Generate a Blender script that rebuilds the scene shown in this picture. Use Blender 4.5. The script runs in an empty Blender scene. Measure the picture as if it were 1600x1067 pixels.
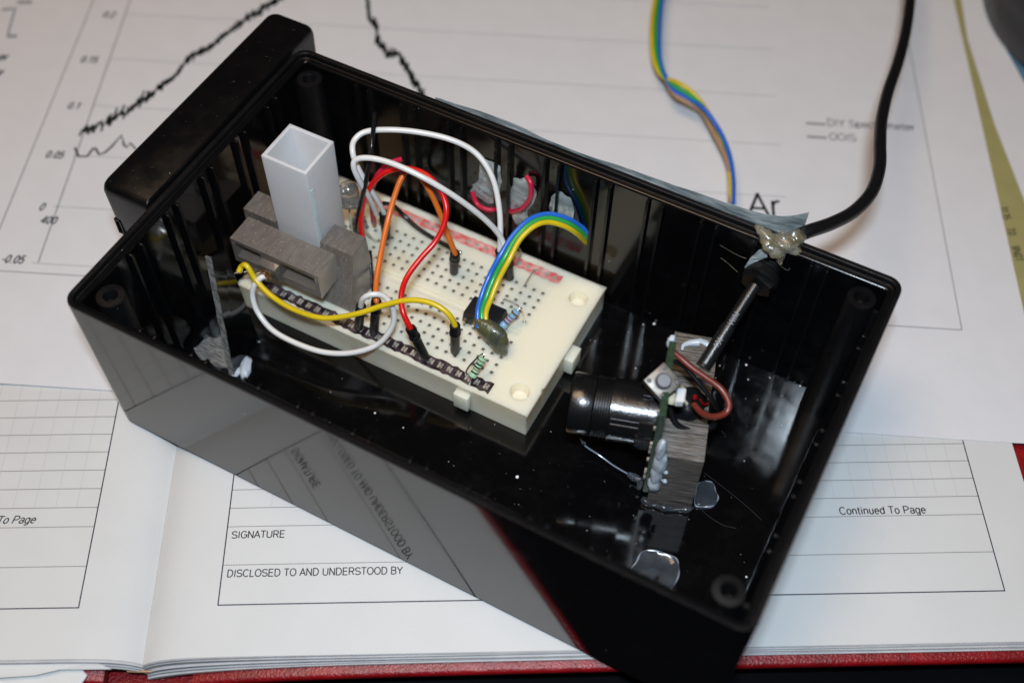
import bpy, bmesh, math, random
from mathutils import Vector, Matrix, noise

random.seed(7)
K = 0.01                                   # every length below is in centimetres
S = bpy.context.scene
COL = S.collection

# ------------------------------------------------------------------ camera
CR = Vector((0.8836, 0.4680, 0.0136)); CD = Vector((0.3893, -0.7184, -0.5764)); CF = Vector((-0.2600, 0.5146, -0.8170))
CR.normalize(); CF = (CF - CF.dot(CR) * CR).normalized(); CD = CF.cross(CR).normalized()
CP = Vector((15.4707, -9.1776, 25.2097)); FPX = 1867.83
cam = bpy.data.cameras.new('camera'); camo = bpy.data.objects.new('camera', cam); COL.objects.link(camo)
M = Matrix((CR, -CD, -CF)).transposed().to_4x4(); M.translation = CP * K
camo.matrix_world = M
cam.sensor_width = 36; cam.lens = FPX / 1600 * 36
cam.clip_start = 0.01; cam.clip_end = 30
cam.dof.use_dof = True; cam.dof.focus_distance = 28.0 * K; cam.dof.aperture_fstop = 8.2
cam.dof.aperture_blades = 7
S.camera = camo

def ray(x, y):
    return CR * ((x - 800) / FPX) + CD * ((y - 533.5) / FPX) + CF
def at(x, y, z):
    d = ray(x, y); return CP + d * ((z - CP.z) / d.z)
def aty(x, y, Y):
    d = ray(x, y); return CP + d * ((Y - CP.y) / d.y)

# ------------------------------------------------------------------ light
w = bpy.data.worlds.new('World'); S.world = w; w.use_nodes = True
w.node_tree.nodes['Background'].inputs[0].default_value = (0.9, 0.62, 0.42, 1)
w.node_tree.nodes['Background'].inputs[1].default_value = 0.018
def area(name, loc, target, sx, sy, power, col):
    l = bpy.data.lights.new(name, 'AREA'); l.shape = 'RECTANGLE'; l.size = sx * K; l.size_y = sy * K
    l.energy = power; l.color = col
    o = bpy.data.objects.new(name, l); COL.objects.link(o)
    o.location = Vector(loc) * K
    o.rotation_euler = (Vector(target) - Vector(loc)).to_track_quat('-Z', 'Y').to_euler()
    return o
FL = CP - CD * 4.3 - CF * 6.0
area('camera_flash', FL, (8, 9, 1), 3.4, 1.5, 1.20, (0.74, 0.87, 1.0))
area('ceiling_lamp', (-10, -10, 95), (8, 4, 0), 36, 36, 3.5, (1.0, 0.68, 0.42))
S.view_settings.view_transform = 'Standard'; S.view_settings.look = 'None'
S.view_settings.exposure = 0.10; S.view_settings.gamma = 1
S.render.engine = 'CYCLES'
S.cycles.max_bounces = 12; S.cycles.transmission_bounces = 8

# ------------------------------------------------------------------ materials
def mat(name, col, rough=0.5, spec=0.5, metal=0, noise_amt=0, nscale=3, bump=0, bscale=20, trans=0, sss=0, sssr=0.1,
        ior=1.5, stretch=(1, 1, 1), col2=None, dust=0, alpha=1, rvar=0, coat=0, dscale=3.0, ramp=(0.35, 0.65), smear=.006, rot=0, dustcol=(0.6, 0.62, 0.66)):
    m = bpy.data.materials.new(name); m.use_nodes = True
    nt = m.node_tree; n = nt.nodes; L = nt.links
    b = n['Principled BSDF']
    b.inputs['Base Color'].default_value = (*col, 1)
    b.inputs['Roughness'].default_value = rough
    b.inputs['Specular IOR Level'].default_value = spec
    b.inputs['IOR'].default_value = ior
    b.inputs['Metallic'].default_value = metal
    b.inputs['Transmission Weight'].default_value = trans
    b.inputs['Alpha'].default_value = alpha
    b.inputs['Coat Weight'].default_value = coat
    if sss:
        b.inputs['Subsurface Weight'].default_value = sss
        b.inputs['Subsurface Radius'].default_value = (1, .8, .6)
        b.inputs['Subsurface Scale'].default_value = sssr * K
    tc = n.new('ShaderNodeTexCoord'); mp = n.new('ShaderNodeMapping')
    mp.inputs['Scale'].default_value = (100 * stretch[0], 100 * stretch[1], 100 * stretch[2])
    mp.inputs['Rotation'].default_value = (0, 0, rot)
    if rot: mp.vector_type = 'TEXTURE'; mp.inputs['Scale'].default_value = tuple(1 / v for v in mp.inputs['Scale'].default_value)
    L.new(tc.outputs['Object'], mp.inputs['Vector'])
    cur = None
    if noise_amt or col2:
        nz = n.new('ShaderNodeTexNoise'); nz.inputs['Scale'].default_value = nscale; nz.inputs['Detail'].default_value = 6
        L.new(mp.outputs[0], nz.inputs['Vector'])
        r = n.new('ShaderNodeValToRGB')
        c2 = col2 or tuple(max(0, c * (1 - noise_amt)) for c in col)
        r.color_ramp.elements[0].position = ramp[0]; r.color_ramp.elements[1].position = ramp[1]
        r.color_ramp.elements[0].color = (*c2, 1); r.color_ramp.elements[1].color = (*col, 1)
        L.new(nz.outputs['Fac'], r.inputs[0]); cur = r.outputs[0]
    if dust:
        v = n.new('ShaderNodeTexVoronoi'); v.inputs['Scale'].default_value = dscale
        mp2 = n.new('ShaderNodeMapping'); mp2.inputs['Scale'].default_value = (100, 100, 100)
        L.new(tc.outputs['Object'], mp2.inputs['Vector']); L.new(mp2.outputs[0], v.inputs['Vector'])
        # radius of a speck follows the random colour of its cell
        mth = n.new('ShaderNodeMath'); mth.operation = 'POWER'; mth.inputs[1].default_value = 6
        sep = n.new('ShaderNodeSeparateColor'); L.new(v.outputs['Color'], sep.inputs[0]); L.new(sep.outputs[0], mth.inputs[0])
        mu = n.new('ShaderNodeMath'); mu.operation = 'MULTIPLY'; mu.inputs[1].default_value = dust; L.new(mth.outputs[0], mu.inputs[0])
        lt = n.new('ShaderNodeMath'); lt.operation = 'LESS_THAN'; L.new(v.outputs['Distance'], lt.inputs[0]); L.new(mu.outputs[0], lt.inputs[1])
        # faint smears of dust
        nz2 = n.new('ShaderNodeTexNoise'); nz2.inputs['Scale'].default_value = 1.3; nz2.inputs['Detail'].default_value = 9; nz2.inputs['Roughness'].default_value = .75
        L.new(mp2.outputs[0], nz2.inputs['Vector'])
        mr = n.new('ShaderNodeMapRange'); mr.inputs[1].default_value = .5; mr.inputs[2].default_value = .85; mr.inputs[4].default_value = smear
        L.new(nz2.outputs['Fac'], mr.inputs[0])
        mx0 = n.new('ShaderNodeMath'); mx0.operation = 'MAXIMUM'; L.new(lt.outputs[0], mx0.inputs[0]); L.new(mr.outputs[0], mx0.inputs[1])
        mx = n.new('ShaderNodeMix'); mx.data_type = 'RGBA'
        L.new(mx0.outputs[0], mx.inputs[0])
        if cur: L.new(cur, mx.inputs[6])
        else: mx.inputs[6].default_value = (*col, 1)
        mx.inputs[7].default_value = (*dustcol, 1)
        cur = mx.outputs[2]
    if cur: L.new(cur, b.inputs['Base Color'])
    if rvar:
        nz3 = n.new('ShaderNodeTexNoise'); nz3.inputs['Scale'].default_value = 2.2; nz3.inputs['Detail'].default_value = 5
        L.new(mp.outputs[0], nz3.inputs['Vector'])
        m3 = n.new('ShaderNodeMapRange'); m3.inputs[1].default_value = .3; m3.inputs[2].default_value = .7
        m3.inputs[3].default_value = max(0.01, rough - rvar); m3.inputs[4].default_value = rough + rvar
        L.new(nz3.outputs['Fac'], m3.inputs[0]); L.new(m3.outputs[0], b.inputs['Roughness'])
    if bump:
        nb = n.new('ShaderNodeTexNoise'); nb.inputs['Scale'].default_value = bscale; nb.inputs['Detail'].default_value = 4
        L.new(mp.outputs[0], nb.inputs['Vector'])
        bp = n.new('ShaderNodeBump'); bp.inputs['Strength'].default_value = bump; bp.inputs['Distance'].default_value = 0.02 * K
        L.new(nb.outputs['Fac'], bp.inputs['Height']); L.new(bp.outputs[0], b.inputs['Normal'])
    return m

MT = dict(
    rimgloss=mat('rim_plastic', (.003, .003, .0034), .20, .38, rvar=.05, bump=.05, bscale=5),
    gloss=mat('gloss_black_plastic', (.002, .002, .0025), .08, .5, ior=1.53, dust=.05, rvar=.02, bump=.012, bscale=.6),
    inner=mat('inner_black_plastic', (.002, .002, .0024), .10, .5, ior=1.48, dust=.08, rvar=.05, bump=.03, bscale=1.5, dscale=2.6),
    matte=mat('matte_black_plastic', (.0035, .0035, .004), .36, .28, dust=.05, bump=.35, bscale=60, rvar=.08, dscale=3.5),
    sidegloss=mat('side_box_plastic', (.003, .003, .0033), .30, .30, dust=.05, smear=.004, bump=.12, bscale=9, rvar=.08, dscale=3.5),
    paper=mat('paper', (.68, .685, .71), .62, .3, noise_amt=.03, nscale=1.2, bump=.25, bscale=26),
    paper2=mat('notebook_paper', (.61, .615, .61), .55, .35, noise_amt=.03, nscale=.8, bump=.2, bscale=22),
    paperedge=mat('page_edge', (.50, .50, .51), .75, .2, noise_amt=.12, nscale=2),
    inkgrey=mat('ink_grey', (.30, .30, .31), .7, .2),
    inkfaint=mat('ink_faint', (.50, .50, .51), .7, .2),
    inkdot=mat('ink_dotted', (.17, .15, .14), .7, .2),
    inknavy=mat('ink_navy', (.035, .035, .06), .6, .3),
    inkblack=mat('ink_black', (.022, .022, .025), .55, .3),
    inktrace=mat('ink_trace', (.025, .028, .022), .6, .3, noise_amt=.0),
    red_cover=mat('red_leatherette', (.25, .003, .006), .38, .5, bump=1.0, bscale=16, noise_amt=.35, nscale=2),
    redgutter=mat('gutter_dark', (.012, .008, .01), .7, .2),
    desk=mat('dark_desk', (.003, .003, .004), .6, .04, noise_amt=.3, nscale=.4, bump=.2, bscale=6),
    manila=mat('manila_card', (.34, .31, .13), .6, .3, noise_amt=.08, nscale=1.5, bump=.15, bscale=20),
    bluecard=mat('blue_card', (.10, .22, .32), .5, .3, noise_amt=.2, nscale=1),
    board=mat('ivory_abs', (.81, .755, .59), .34, .4, col2=(.64, .49, .31), nscale=.62, ramp=(.27, .46), sss=.7, sssr=.55, bump=.10, bscale=14),
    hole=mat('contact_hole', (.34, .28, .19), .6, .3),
    redink=mat('red_marker', (.62, .11, .10), .5, .3, col2=(.70, .42, .38), nscale=4.5, ramp=(.35, .6), bump=.2, bscale=10),
    pinkink=mat('pink_marker', (.75, .22, .30), .5, .3, col2=(.72, .5, .5), nscale=3, ramp=(.3, .6)),
    blackink=mat('black_marker', (.018, .010, .014), .35, .5, col2=(.10, .07, .08), nscale=5, ramp=(.3, .55), bump=.8, bscale=10),
    contact=mat('dirty_metal', (.50, .44, .37), .45, .5, metal=.2, noise_amt=.6, nscale=9, bump=.6, bscale=12),
    metal=mat('bright_metal', (.78, .76, .72), .22, .5, metal=1),
    copper=mat('solder_flux', (.30, .14, .05), .3, .6, metal=.5, noise_amt=.7, nscale=9, bump=1, bscale=10),
    plug=mat('black_plug', (.005, .005, .0055), .42, .35, bump=.3, bscale=12, rvar=.08),
    red=mat('red_wire', (.62, .008, .008), .28, .5, rvar=.05), pink=mat('crimson_wire', (.50, .012, .05), .30, .5),
    orange=mat('orange_wire', (.72, .16, .02), .33, .5, noise_amt=.2, nscale=2), yellow=mat('yellow_wire', (.68, .50, .012), .30, .5, noise_amt=.12, nscale=3),
    white=mat('white_wire', (.72, .71, .69), .28, .5, noise_amt=.08, nscale=3), black=mat('black_wire', (.008, .008, .009), .25, .5),
    blue=mat('blue_wire', (.02, .13, .55), .27, .5), green=mat('green_wire', (.03, .33, .06), .27, .5), tan=mat('tan_wire', (.40, .24, .14), .35, .5),
    brown=mat('brown_wire', (.15, .028, .018), .33, .5),
    shrink=mat('heat_shrink', (.035, .045, .052), .32, .5, col2=(.085, .085, .035), nscale=2.2, ramp=(.42, .6), bump=1.3, bscale=6, coat=.15, stretch=(2.5, .8, 1)),
    resin=mat('grey_resin', (.30, .26, .225), .20, .8, col2=(.19, .163, .142), nscale=5, ramp=(.25, .75), coat=.35, trans=.45, stretch=(2.6, .7, 1), bump=.8, bscale=7, dust=.30, dscale=24, smear=.03, dustcol=(.75, .72, .66)),
    resinface=mat('grey_resin_smooth', (.44, .385, .335), .30, .5, col2=(.30, .26, .225), nscale=1.1, trans=.72, coat=.3, bump=.35, bscale=7),
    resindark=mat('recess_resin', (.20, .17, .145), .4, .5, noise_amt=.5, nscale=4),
    cuvette=mat('frosted_plastic', (.74, .73, .73), .45, .4, trans=.18, sss=.5, sssr=.3, noise_amt=.05, nscale=1.4, bump=.12, bscale=4),
    cuvedge=mat('edge_highlight', (.72, .85, .84), .12, .6, trans=.15),  # pale tint for the highlight painted on the cuvette corner
    wood=mat('weathered_grey_wood', (.19, .16, .135), .45, .5, col2=(.030, .027, .024), nscale=3.2, ramp=(.36, .68), stretch=(.35, 8, 8), bump=1.8, bscale=3.2, rot=math.radians(17)),
    rough=mat('sanded_plastic', (.20, .20, .19), .7, .3, col2=(.06, .06, .06), nscale=6, ramp=(.35, .6), stretch=(1, 4, 1), bump=1.2, bscale=14),
    pcb=mat('green_pcb', (.025, .055, .028), .4, .5, noise_amt=.4, nscale=7, bump=.5, bscale=14),
    lens=mat('lens_black', (.006, .006, .0065), .25, .8, rvar=.06, bump=.22, bscale=16, dust=.05, dscale=9), lensglass=mat('lens_glass', (.01, .012, .03), .03, .8),
    glue=mat('hot_glue', (.45, .52, .60), .22, .5, trans=.45, sss=.3, sssr=.2, bump=.5, bscale=2.5, noise_amt=.15, nscale=2),
    glueclear=mat('clear_glue', (.55, .62, .72), .16, .5, trans=.94, bump=.9, bscale=2.5, noise_amt=.3, nscale=3, rvar=.08),
    glueyellow=mat('yellowed_glue', (.62, .61, .54), .2, .55, trans=.75, bump=.7, bscale=4, nscale=4, col2=(.42, .36, .20)),
    gluewhite=mat('white_glue', (.50, .56, .63), .30, .5, sss=.3, sssr=.1, bump=.5, bscale=4, trans=.1),
    tape=mat('strapping_tape', (.50, .55, .55), .22, .6, col2=(.20, .25, .26), nscale=1.6, stretch=(.8, 1, 2.6), bump=2.2, bscale=3, trans=.3, coat=.6),
    switchmetal=mat('switch_plate', (.17, .155, .13), .42, .5, metal=.6, noise_amt=.4, nscale=6), switchcap=mat('switch_cap', (.12, .115, .13), .4, .5, noise_amt=.2, nscale=6),
    cream=mat('cream_connector', (.60, .56, .38), .4, .5, noise_amt=.2, nscale=6), whiteplastic=mat('white_connector', (.66, .67, .68), .4, .4),
    ledred=mat('red_bulb', (.22, .003, .003), .1, .7, coat=.6), ledclear=mat('clear_lamp', (.75, .73, .68), .06, .6, trans=.9, bump=.6, bscale=4),
    resblue=mat('blue_resistor', (.22, .42, .58), .3, .5), resgreen=mat('green_resistor', (.35, .60, .38), .3, .5),
    bandpurple=mat('band_purple', (.16, .05, .10), .4, .4), bandblack=mat('band_black', (.015, .015, .015), .4, .4),
    bandred=mat('band_red', (.35, .05, .02), .4, .4), bandbrown=mat('band_brown', (.12, .05, .02), .4, .4),
    chip=mat('chip_epoxy', (.010, .010, .012), .40, .4, bump=.3, bscale=20), cable=mat('black_cable', (.006, .006, .007), .38, .45, bump=.25, bscale=10),
    innercable=mat('sheathed_cable', (.008, .008, .009), .33, .5, bump=.35, bscale=14, dust=.12, dscale=6), print_white=mat('white_print', (.22, .22, .23), .6, .2),
    fibre=mat('thin_fibre', (.035, .035, .04), .6, .3), lint=mat('dust_speck', (.70, .72, .75), .6, .3), bag=mat('dark_grey_case', (.018, .019, .021), .35, .5, rvar=.1, bump=.3, bscale=8),
    innerline=mat('faint_glow', (.25, .25, .25), .4, .4),
)

# ------------------------------------------------------------------ mesh builder
class MB:
    def __init__(s, loc=(0, 0, 0)):
        s.bm = bmesh.new(); s.mi = 0; s.loc = Vector(loc)
    def v(s, p): return s.bm.verts.new(Vector(p))
    def f(s, vs, mi=None):
        try:
            f = s.bm.faces.new(vs); f.material_index = s.mi if mi is None else mi; return f
        except ValueError: return None
    def hexa(s, P, mi=None):
        """P: 4 bottom + 4 top points"""
        v = [s.v(p) for p in P]
        for q in ((3, 2, 1, 0), (4, 5, 6, 7), (0, 1, 5, 4), (1, 2, 6, 5), (2, 3, 7, 6), (3, 0, 4, 7)): s.f([v[i] for i in q], mi)
        return s
    def box(s, a, b, mi=None):
        x0, y0, z0 = a; x1, y1, z1 = b
        return s.hexa([(x0, y0, z0), (x1, y0, z0), (x1, y1, z0), (x0, y1, z0), (x0, y0, z1), (x1, y0, z1), (x1, y1, z1), (x0, y1, z1)], mi)
    def obox(s, o, ax, ay, az, mi=None):
        o = Vector(o); ax, ay, az = map(Vector, (ax, ay, az))
        return s.hexa([o, o + ax, o + ax + ay, o + ay, o + az, o + ax + az, o + ax + ay + az, o + ay + az], mi)
    def rings(s, rings, cap0=True, cap1=True, mi=None, closed=False):
        R = [[s.v(p) for p in r] for r in rings]
        n = len(R[0])
        mis = mi if isinstance(mi, (list, tuple)) else None
        for i in range(len(R) - 1 + (1 if closed else 0)):
            A, B = R[i], R[(i + 1) % len(R)]
            for j in range(n): s.f([A[j], A[(j + 1) % n], B[(j + 1) % n], B[j]], mis[i] if mis else mi)
        if not closed:
            if cap0: s.f(R[0][::-1], mis[0] if mis else mi)
            if cap1: s.f(R[-1], mis[-1] if mis else mi)
        return s
    def tube(s, pts, r, n=12, mi=None, spline=True, sub=7, cap=True):
        P = [Vector(p) for p in pts]
        if spline and len(P) > 2: P = crom(P, sub)
        rr = r if callable(r) else (lambda t: r)
        T = [(P[min(i + 1, len(P) - 1)] - P[max(i - 1, 0)]).normalized() for i in range(len(P))]
        up = Vector((0, 0, 1)) if abs(T[0].z) < .9 else Vector((1, 0, 0))
        N = (up - up.dot(T[0]) * T[0]).normalized(); rings = []
        for i, (p, t) in enumerate(zip(P, T)):
            N = (N - N.dot(t) * t).normalized(); B = t.cross(N); q = rr(i / max(1, len(P) - 1))
            rings.append([p + (N * math.cos(a) + B * math.sin(a)) * q for a in [2 * math.pi * k / n for k in range(n)]])
        return s.rings(rings, cap, cap, mi)
    def lathe(s, o, ax, prof, n=32, mi=None):
        """prof: list of (distance along ax, radius)"""
        ax = Vector(ax).normalized(); up = Vector((0, 0, 1)) if abs(ax.z) < .9 else Vector((1, 0, 0))
        N = (up - up.dot(ax) * ax).normalized(); B = ax.cross(N); o = Vector(o)
        return s.rings([[o + ax * d + (N * math.cos(a) + B * math.sin(a)) * max(r, .0005) for a in [2 * math.pi * k / n for k in range(n)]] for d, r in prof], mi=mi)
    def lump(s, c, rad, seed=0, amp=.25, freq=1.6, flat=None, sub=3, mi=None, mx=None, pw=1.0):
        r = bmesh.ops.create_icosphere(s.bm, subdivisions=sub, radius=1)
        c = Vector(c); rad = Vector(rad); off = Vector((seed * 7.3, seed * 3.1, seed * 1.7))
        for v in r['verts']:
            d = v.co.normalized()
            if pw != 1: d = Vector([math.copysign(abs(q) ** pw, q) for q in d])
            k = 1 + amp * noise.fractal(d * freq + off, 1, 2, 4)
            q = Vector((d.x * rad.x, d.y * rad.y, d.z * rad.z)) * k
            if mx: q = mx @ q
            q = q + c
            if flat is not None and q.z < flat: q.z = flat
            v.co = q
        for f in set(f for v in r['verts'] for f in v.link_faces): f.material_index = s.mi if mi is None else mi
        return s
    def prism(s, pts, z0, z1, mi=None):
        return s.rings([[(p[0], p[1], z0) for p in pts], [(p[0], p[1], z1) for p in pts]], mi=mi)
    def bevel(s, w, seg=2, ang=30):
        s.bm.normal_update()
        es = [e for e in s.bm.edges if len(e.link_faces) == 2 and e.calc_face_angle(0) > math.radians(ang)]
        bmesh.ops.bevel(s.bm, geom=es, offset=w, segments=seg, affect='EDGES', profile=.6, clamp_overlap=True); return s
    def build(s, name, m, parent=None, smooth=True, ang=35, loc=None):
        me = bpy.data.meshes.new(name)
        bmesh.ops.recalc_face_normals(s.bm, faces=s.bm.faces)
        root = parent
        while root is not None and root.parent is not None: root = root.parent
        L0 = Vector(root['org']) if root is not None else Vector(loc if loc is not None else s.loc)
        for v in s.bm.verts: v.co = (v.co - L0) * K
        s.bm.to_mesh(me); s.bm.free()
        for x in (m if isinstance(m, (list, tuple)) else [m]): me.materials.append(MT[x])
        if smooth:
            for p in me.polygons: p.use_smooth = True
            me.set_sharp_from_angle(angle=math.radians(ang))
        o = bpy.data.objects.new(name, me); COL.objects.link(o)
        if parent is None: o.location = L0 * K
        else: o.parent = parent
        return o

def crom(P, sub):
    out = []
    Q = [P[0] * 2 - P[1]] + P + [P[-1] * 2 - P[-2]]
    for i in range(1, len(Q) - 2):
        a, b, c, d = Q[i - 1], Q[i], Q[i + 1], Q[i + 2]
        for k in range(sub):
            t = k / sub
            out.append(.5 * ((2 * b) + (c - a) * t + (2 * a - 5 * b + 4 * c - d) * t * t + (3 * b - a - 3 * c + d) * t ** 3))
    out.append(P[-1]); return out

def thing(name, loc, label, cat, group=None):
    o = bpy.data.objects.new(name, None); COL.objects.link(o); o.location = Vector(loc) * K
    o.empty_display_size = .005
    o['org'] = list(loc); return tag(o, label, cat, group)
def tag(o, label, cat, group=None, kind=None):
    if label: o['label'] = label
    if cat: o['category'] = cat
    if group: o['group'] = group
    if kind: o['kind'] = kind
    return o

def _arc(cx, cy, rx, ry, a0, a1, n=10):
    return [(cx + rx * math.cos(math.radians(a0 + (a1 - a0) * k / n)), cy + ry * math.sin(math.radians(a0 + (a1 - a0) * k / n))) for k in range(n + 1)]
def _o(cx, cy, rx, ry): return _arc(cx, cy, rx, ry, 0, 360, 18)
S_ = lambda w, h: _arc(w * .5, h * .745, w * .42, h * .245, 20, 270, 9) + _arc(w * .5, h * .255, w * .45, h * .245, 90, -160, 9)[1:]
GL = {                                     # plain sans letters as pen strokes, cap height 1: (advance, strokes)
    'V': (.72, [[(.02, 1), (.36, 0), (.70, 1)]]),
    'A': (.74, [[(.02, 0), (.37, 1), (.72, 0)], [(.14, .33), (.60, .33)]]),
    'B': (.74, [[(.10, 0), (.10, 1), (.42, 1)] + _arc(.42, .765, .22, .235, 90, -90, 8) + [(.10, .53)], [(.42, .53)] + _arc(.42, .265, .25, .265, 90, -90, 8) + [(.10, 0)]]),
    'C': (.80, [_arc(.43, .5, .36, .5, 42, 318, 14)]),
    'D': (.80, [[(.10, 0), (.10, 1), (.36, 1)] + _arc(.36, .5, .36, .5, 90, -90, 12) + [(.10, 0)]]),
    'E': (.72, [[(.64, 1), (.10, 1), (.10, 0), (.66, 0)], [(.10, .52), (.60, .52)]]),
    'G': (.84, [_arc(.44, .5, .37, .5, 42, 330, 14) + [(.78, .22), (.78, .48), (.46, .48)]]),
    'I': (.30, [[(.15, 0), (.15, 1)]]),
    'L': (.62, [[(.10, 1), (.10, 0), (.58, 0)]]),
    'N': (.80, [[(.10, 0), (.10, 1), (.70, 0), (.70, 1)]]),
    'O': (.86, [_o(.43, .5, .37, .5)]),
    'P': (.74, [[(.10, 0), (.10, 1), (.42, 1)] + _arc(.42, .74, .25, .26, 90, -90, 8) + [(.10, .48)]]),
    'R': (.78, [[(.10, 0), (.10, 1), (.44, 1)] + _arc(.44, .745, .24, .255, 90, -90, 8) + [(.10, .49)], [(.42, .49), (.70, 0)]]),
    'S': (.74, [S_(.74, 1)]), 'T': (.68, [[(.34, 0), (.34, 1)], [(.02, 1), (.66, 1)]]),
    'U': (.80, [[(.10, 1), (.10, .32)] + _arc(.40, .30, .30, .30, 180, 360, 10) + [(.70, 1)]]),
    'W': (.98, [[(.02, 1), (.26, 0), (.49, .95), (.72, 0), (.96, 1)]]), 'M': (.88, [[(.10, 0), (.10, 1), (.44, .1), (.78, 1), (.78, 0)]]),
    'Y': (.72, [[(.02, 1), (.36, .45), (.70, 1)], [(.36, .45), (.36, 0)]]),
    'a': (.60, [_arc(.29, .52, .21, .22, 165, 30, 6) + [(.50, .5), (.50, 0)], _o(.28, .20, .22, .20)]),
    'c': (.54, [_arc(.29, .36, .23, .36, 45, 315, 10)]),
    'd': (.60, [_o(.28, .36, .23, .36), [(.51, 0), (.51, 1)]]),
    'e': (.60, [[(.07, .40), (.53, .40)] + _arc(.30, .36, .23, .36, 0, 315, 14)]),
    'g': (.60, [_o(.28, .36, .23, .36), [(.51, .72), (.51, -.06)] + _arc(.29, -.06, .22, .20, 0, -150, 8)]),
    'i': (.26, [[(.13, 0), (.13, .72)], [(.13, .88), (.13, 1)]]), 'k': (.54, [[(.09, 0), (.09, 1)], [(.48, .72), (.10, .28)], [(.24, .44), (.50, 0)]]),
    'm': (.88, [[(.09, 0), (.09, .72)], [(.09, .48)] + _arc(.26, .50, .17, .22, 180, 0, 6) + [(.43, 0)], [(.43, .48)] + _arc(.61, .50, .17, .22, 180, 0, 6) + [(.78, 0)]]),
    'n': (.60, [[(.09, 0), (.09, .72)], [(.09, .46)] + _arc(.30, .48, .20, .24, 180, 0, 8) + [(.50, 0)]]),
    'o': (.60, [_o(.30, .36, .24, .36)]), 'p': (.60, [[(.09, .72), (.09, -.25)], _o(.32, .36, .23, .36)]),
    'r': (.38, [[(.09, 0), (.09, .72)], [(.09, .42)] + _arc(.30, .46, .21, .25, 180, 80, 5)]),
    't': (.34, [[(.16, .95), (.16, .12), (.22, .01), (.32, .01)], [(.02, .70), (.31, .70)]]),
    'u': (.60, [[(.09, .72), (.09, .22)] + _arc(.29, .22, .20, .22, 180, 360, 8) + [(.50, .72)], [(.50, .3), (.50, 0)]]),
    'y': (.54, [[(.03, .72), (.27, .02)], [(.51, .72), (.24, -.10), (.14, -.26), (.04, -.25)]]),
    '0': (.60, [_o(.30, .5, .23, .5)]), '1': (.60, [[(.12, .78), (.34, 1), (.34, 0)]]),
    '2': (.60, [_arc(.29, .73, .22, .27, 170, -30, 8) + [(.06, 0), (.54, 0)]]),
    '4': (.60, [[(.42, 0), (.42, 1), (.04, .30), (.56, .30)]]), '3': (.60, [_arc(.28, .75, .20, .25, 150, -90, 8), _arc(.28, .26, .23, .26, 90, -150, 8)]),
    '5': (.60, [[(.50, 1), (.14, 1), (.09, .52)] + _arc(.28, .32, .24, .32, 120, -150, 9)]), '7': (.60, [[(.06, 1), (.54, 1), (.22, 0)]]), '9': (.60, [_o(.29, .7, .21, .30), [(.50, .7), (.46, .2), (.30, 0), (.12, .05)]]),
    '.': (.30, [[(.13, 0), (.13, .13)]]), '-': (.36, [[(.04, .38), (.32, .38)]]), ' ': (.32, []),
}
def text_verts(txt, size, shear=0, sx=1.0, align='LEFT', pen=.14):
    """flat letters in their own x/y plane, as (verts, faces) in cm; size is the cap height"""
    vs, fs, x = [], [], 0
    for c_ in txt:
        adv, st0 = GL[c_]; st = []
        for P in st0:
            cur = []
            for i, p in enumerate(P):
                cur.append(p)
                if 0 < i < len(P) - 1:
                    a_ = Vector(p) - Vector(P[i - 1]); b_ = Vector(P[i + 1]) - Vector(p)
                    if a_.length > 1e-6 and b_.length > 1e-6 and a_.angle(b_) > 1.0:
                        e_ = b_.normalized() * pen * .42; f_ = a_.normalized() * pen * .42
                        cur[-1] = (p[0] + f_.x, p[1] + f_.y); st.append(cur); cur = [(p[0] - e_.x, p[1] - e_.y)]
            st.append(cur)
        for P in st:
            if len(P) < 2: continue
            P = [Vector(p) for p in P]; closed = (P[0] - P[-1]).length < .01; n = len(P); base = len(vs)
            for i, p in enumerate(P):
                a = P[i - 1] if i else (P[-2] if closed else p); b = P[i + 1] if i < n - 1 else (P[1] if closed else p)
                t1 = (p - a); t2 = (b - p); t1 = t1.normalized() if t1.length > 1e-6 else t2.normalized(); t2 = t2.normalized() if t2.length > 1e-6 else t1
                t = (t1 + t2); t = t.normalized() if t.length > .3 else t1; k = min(1.6, 1 / max(.5, t.dot(t1)))
                nn = Vector((-t.y, t.x)) * pen / 2 * k
                for q in (p + nn, p - nn): vs.append(((x + q.x) * sx * size + q.y * size * shear, q.y * size))
            for i in range(n - 1): fs.append([base + 2 * i, base + 2 * i + 1, base + 2 * i + 3, base + 2 * i + 2])
        x += adv + .055
    w_ = x * sx * size
    if align == 'RIGHT': vs = [(a - w_, b) for a, b in vs]
    return vs, fs
def text_width(txt): return sum(GL[c][0] + .055 for c in txt)
def put_text(mb, txt, size, o, ux, uy, shear=0, sx=1.0, align='LEFT', zf=None, mi=None, pen=.14):
    vs, fs = text_verts(txt, size, shear, sx, align, pen); o = Vector(o); ux = Vector(ux); uy = Vector(uy)
    V = []
    for x, y in vs:
        p = o + ux * x + uy * y
        if zf: p.z = zf(p)
        V.append(mb.v(p))
    for f in fs: mb.f([V[i] for i in f], mi)
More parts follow.
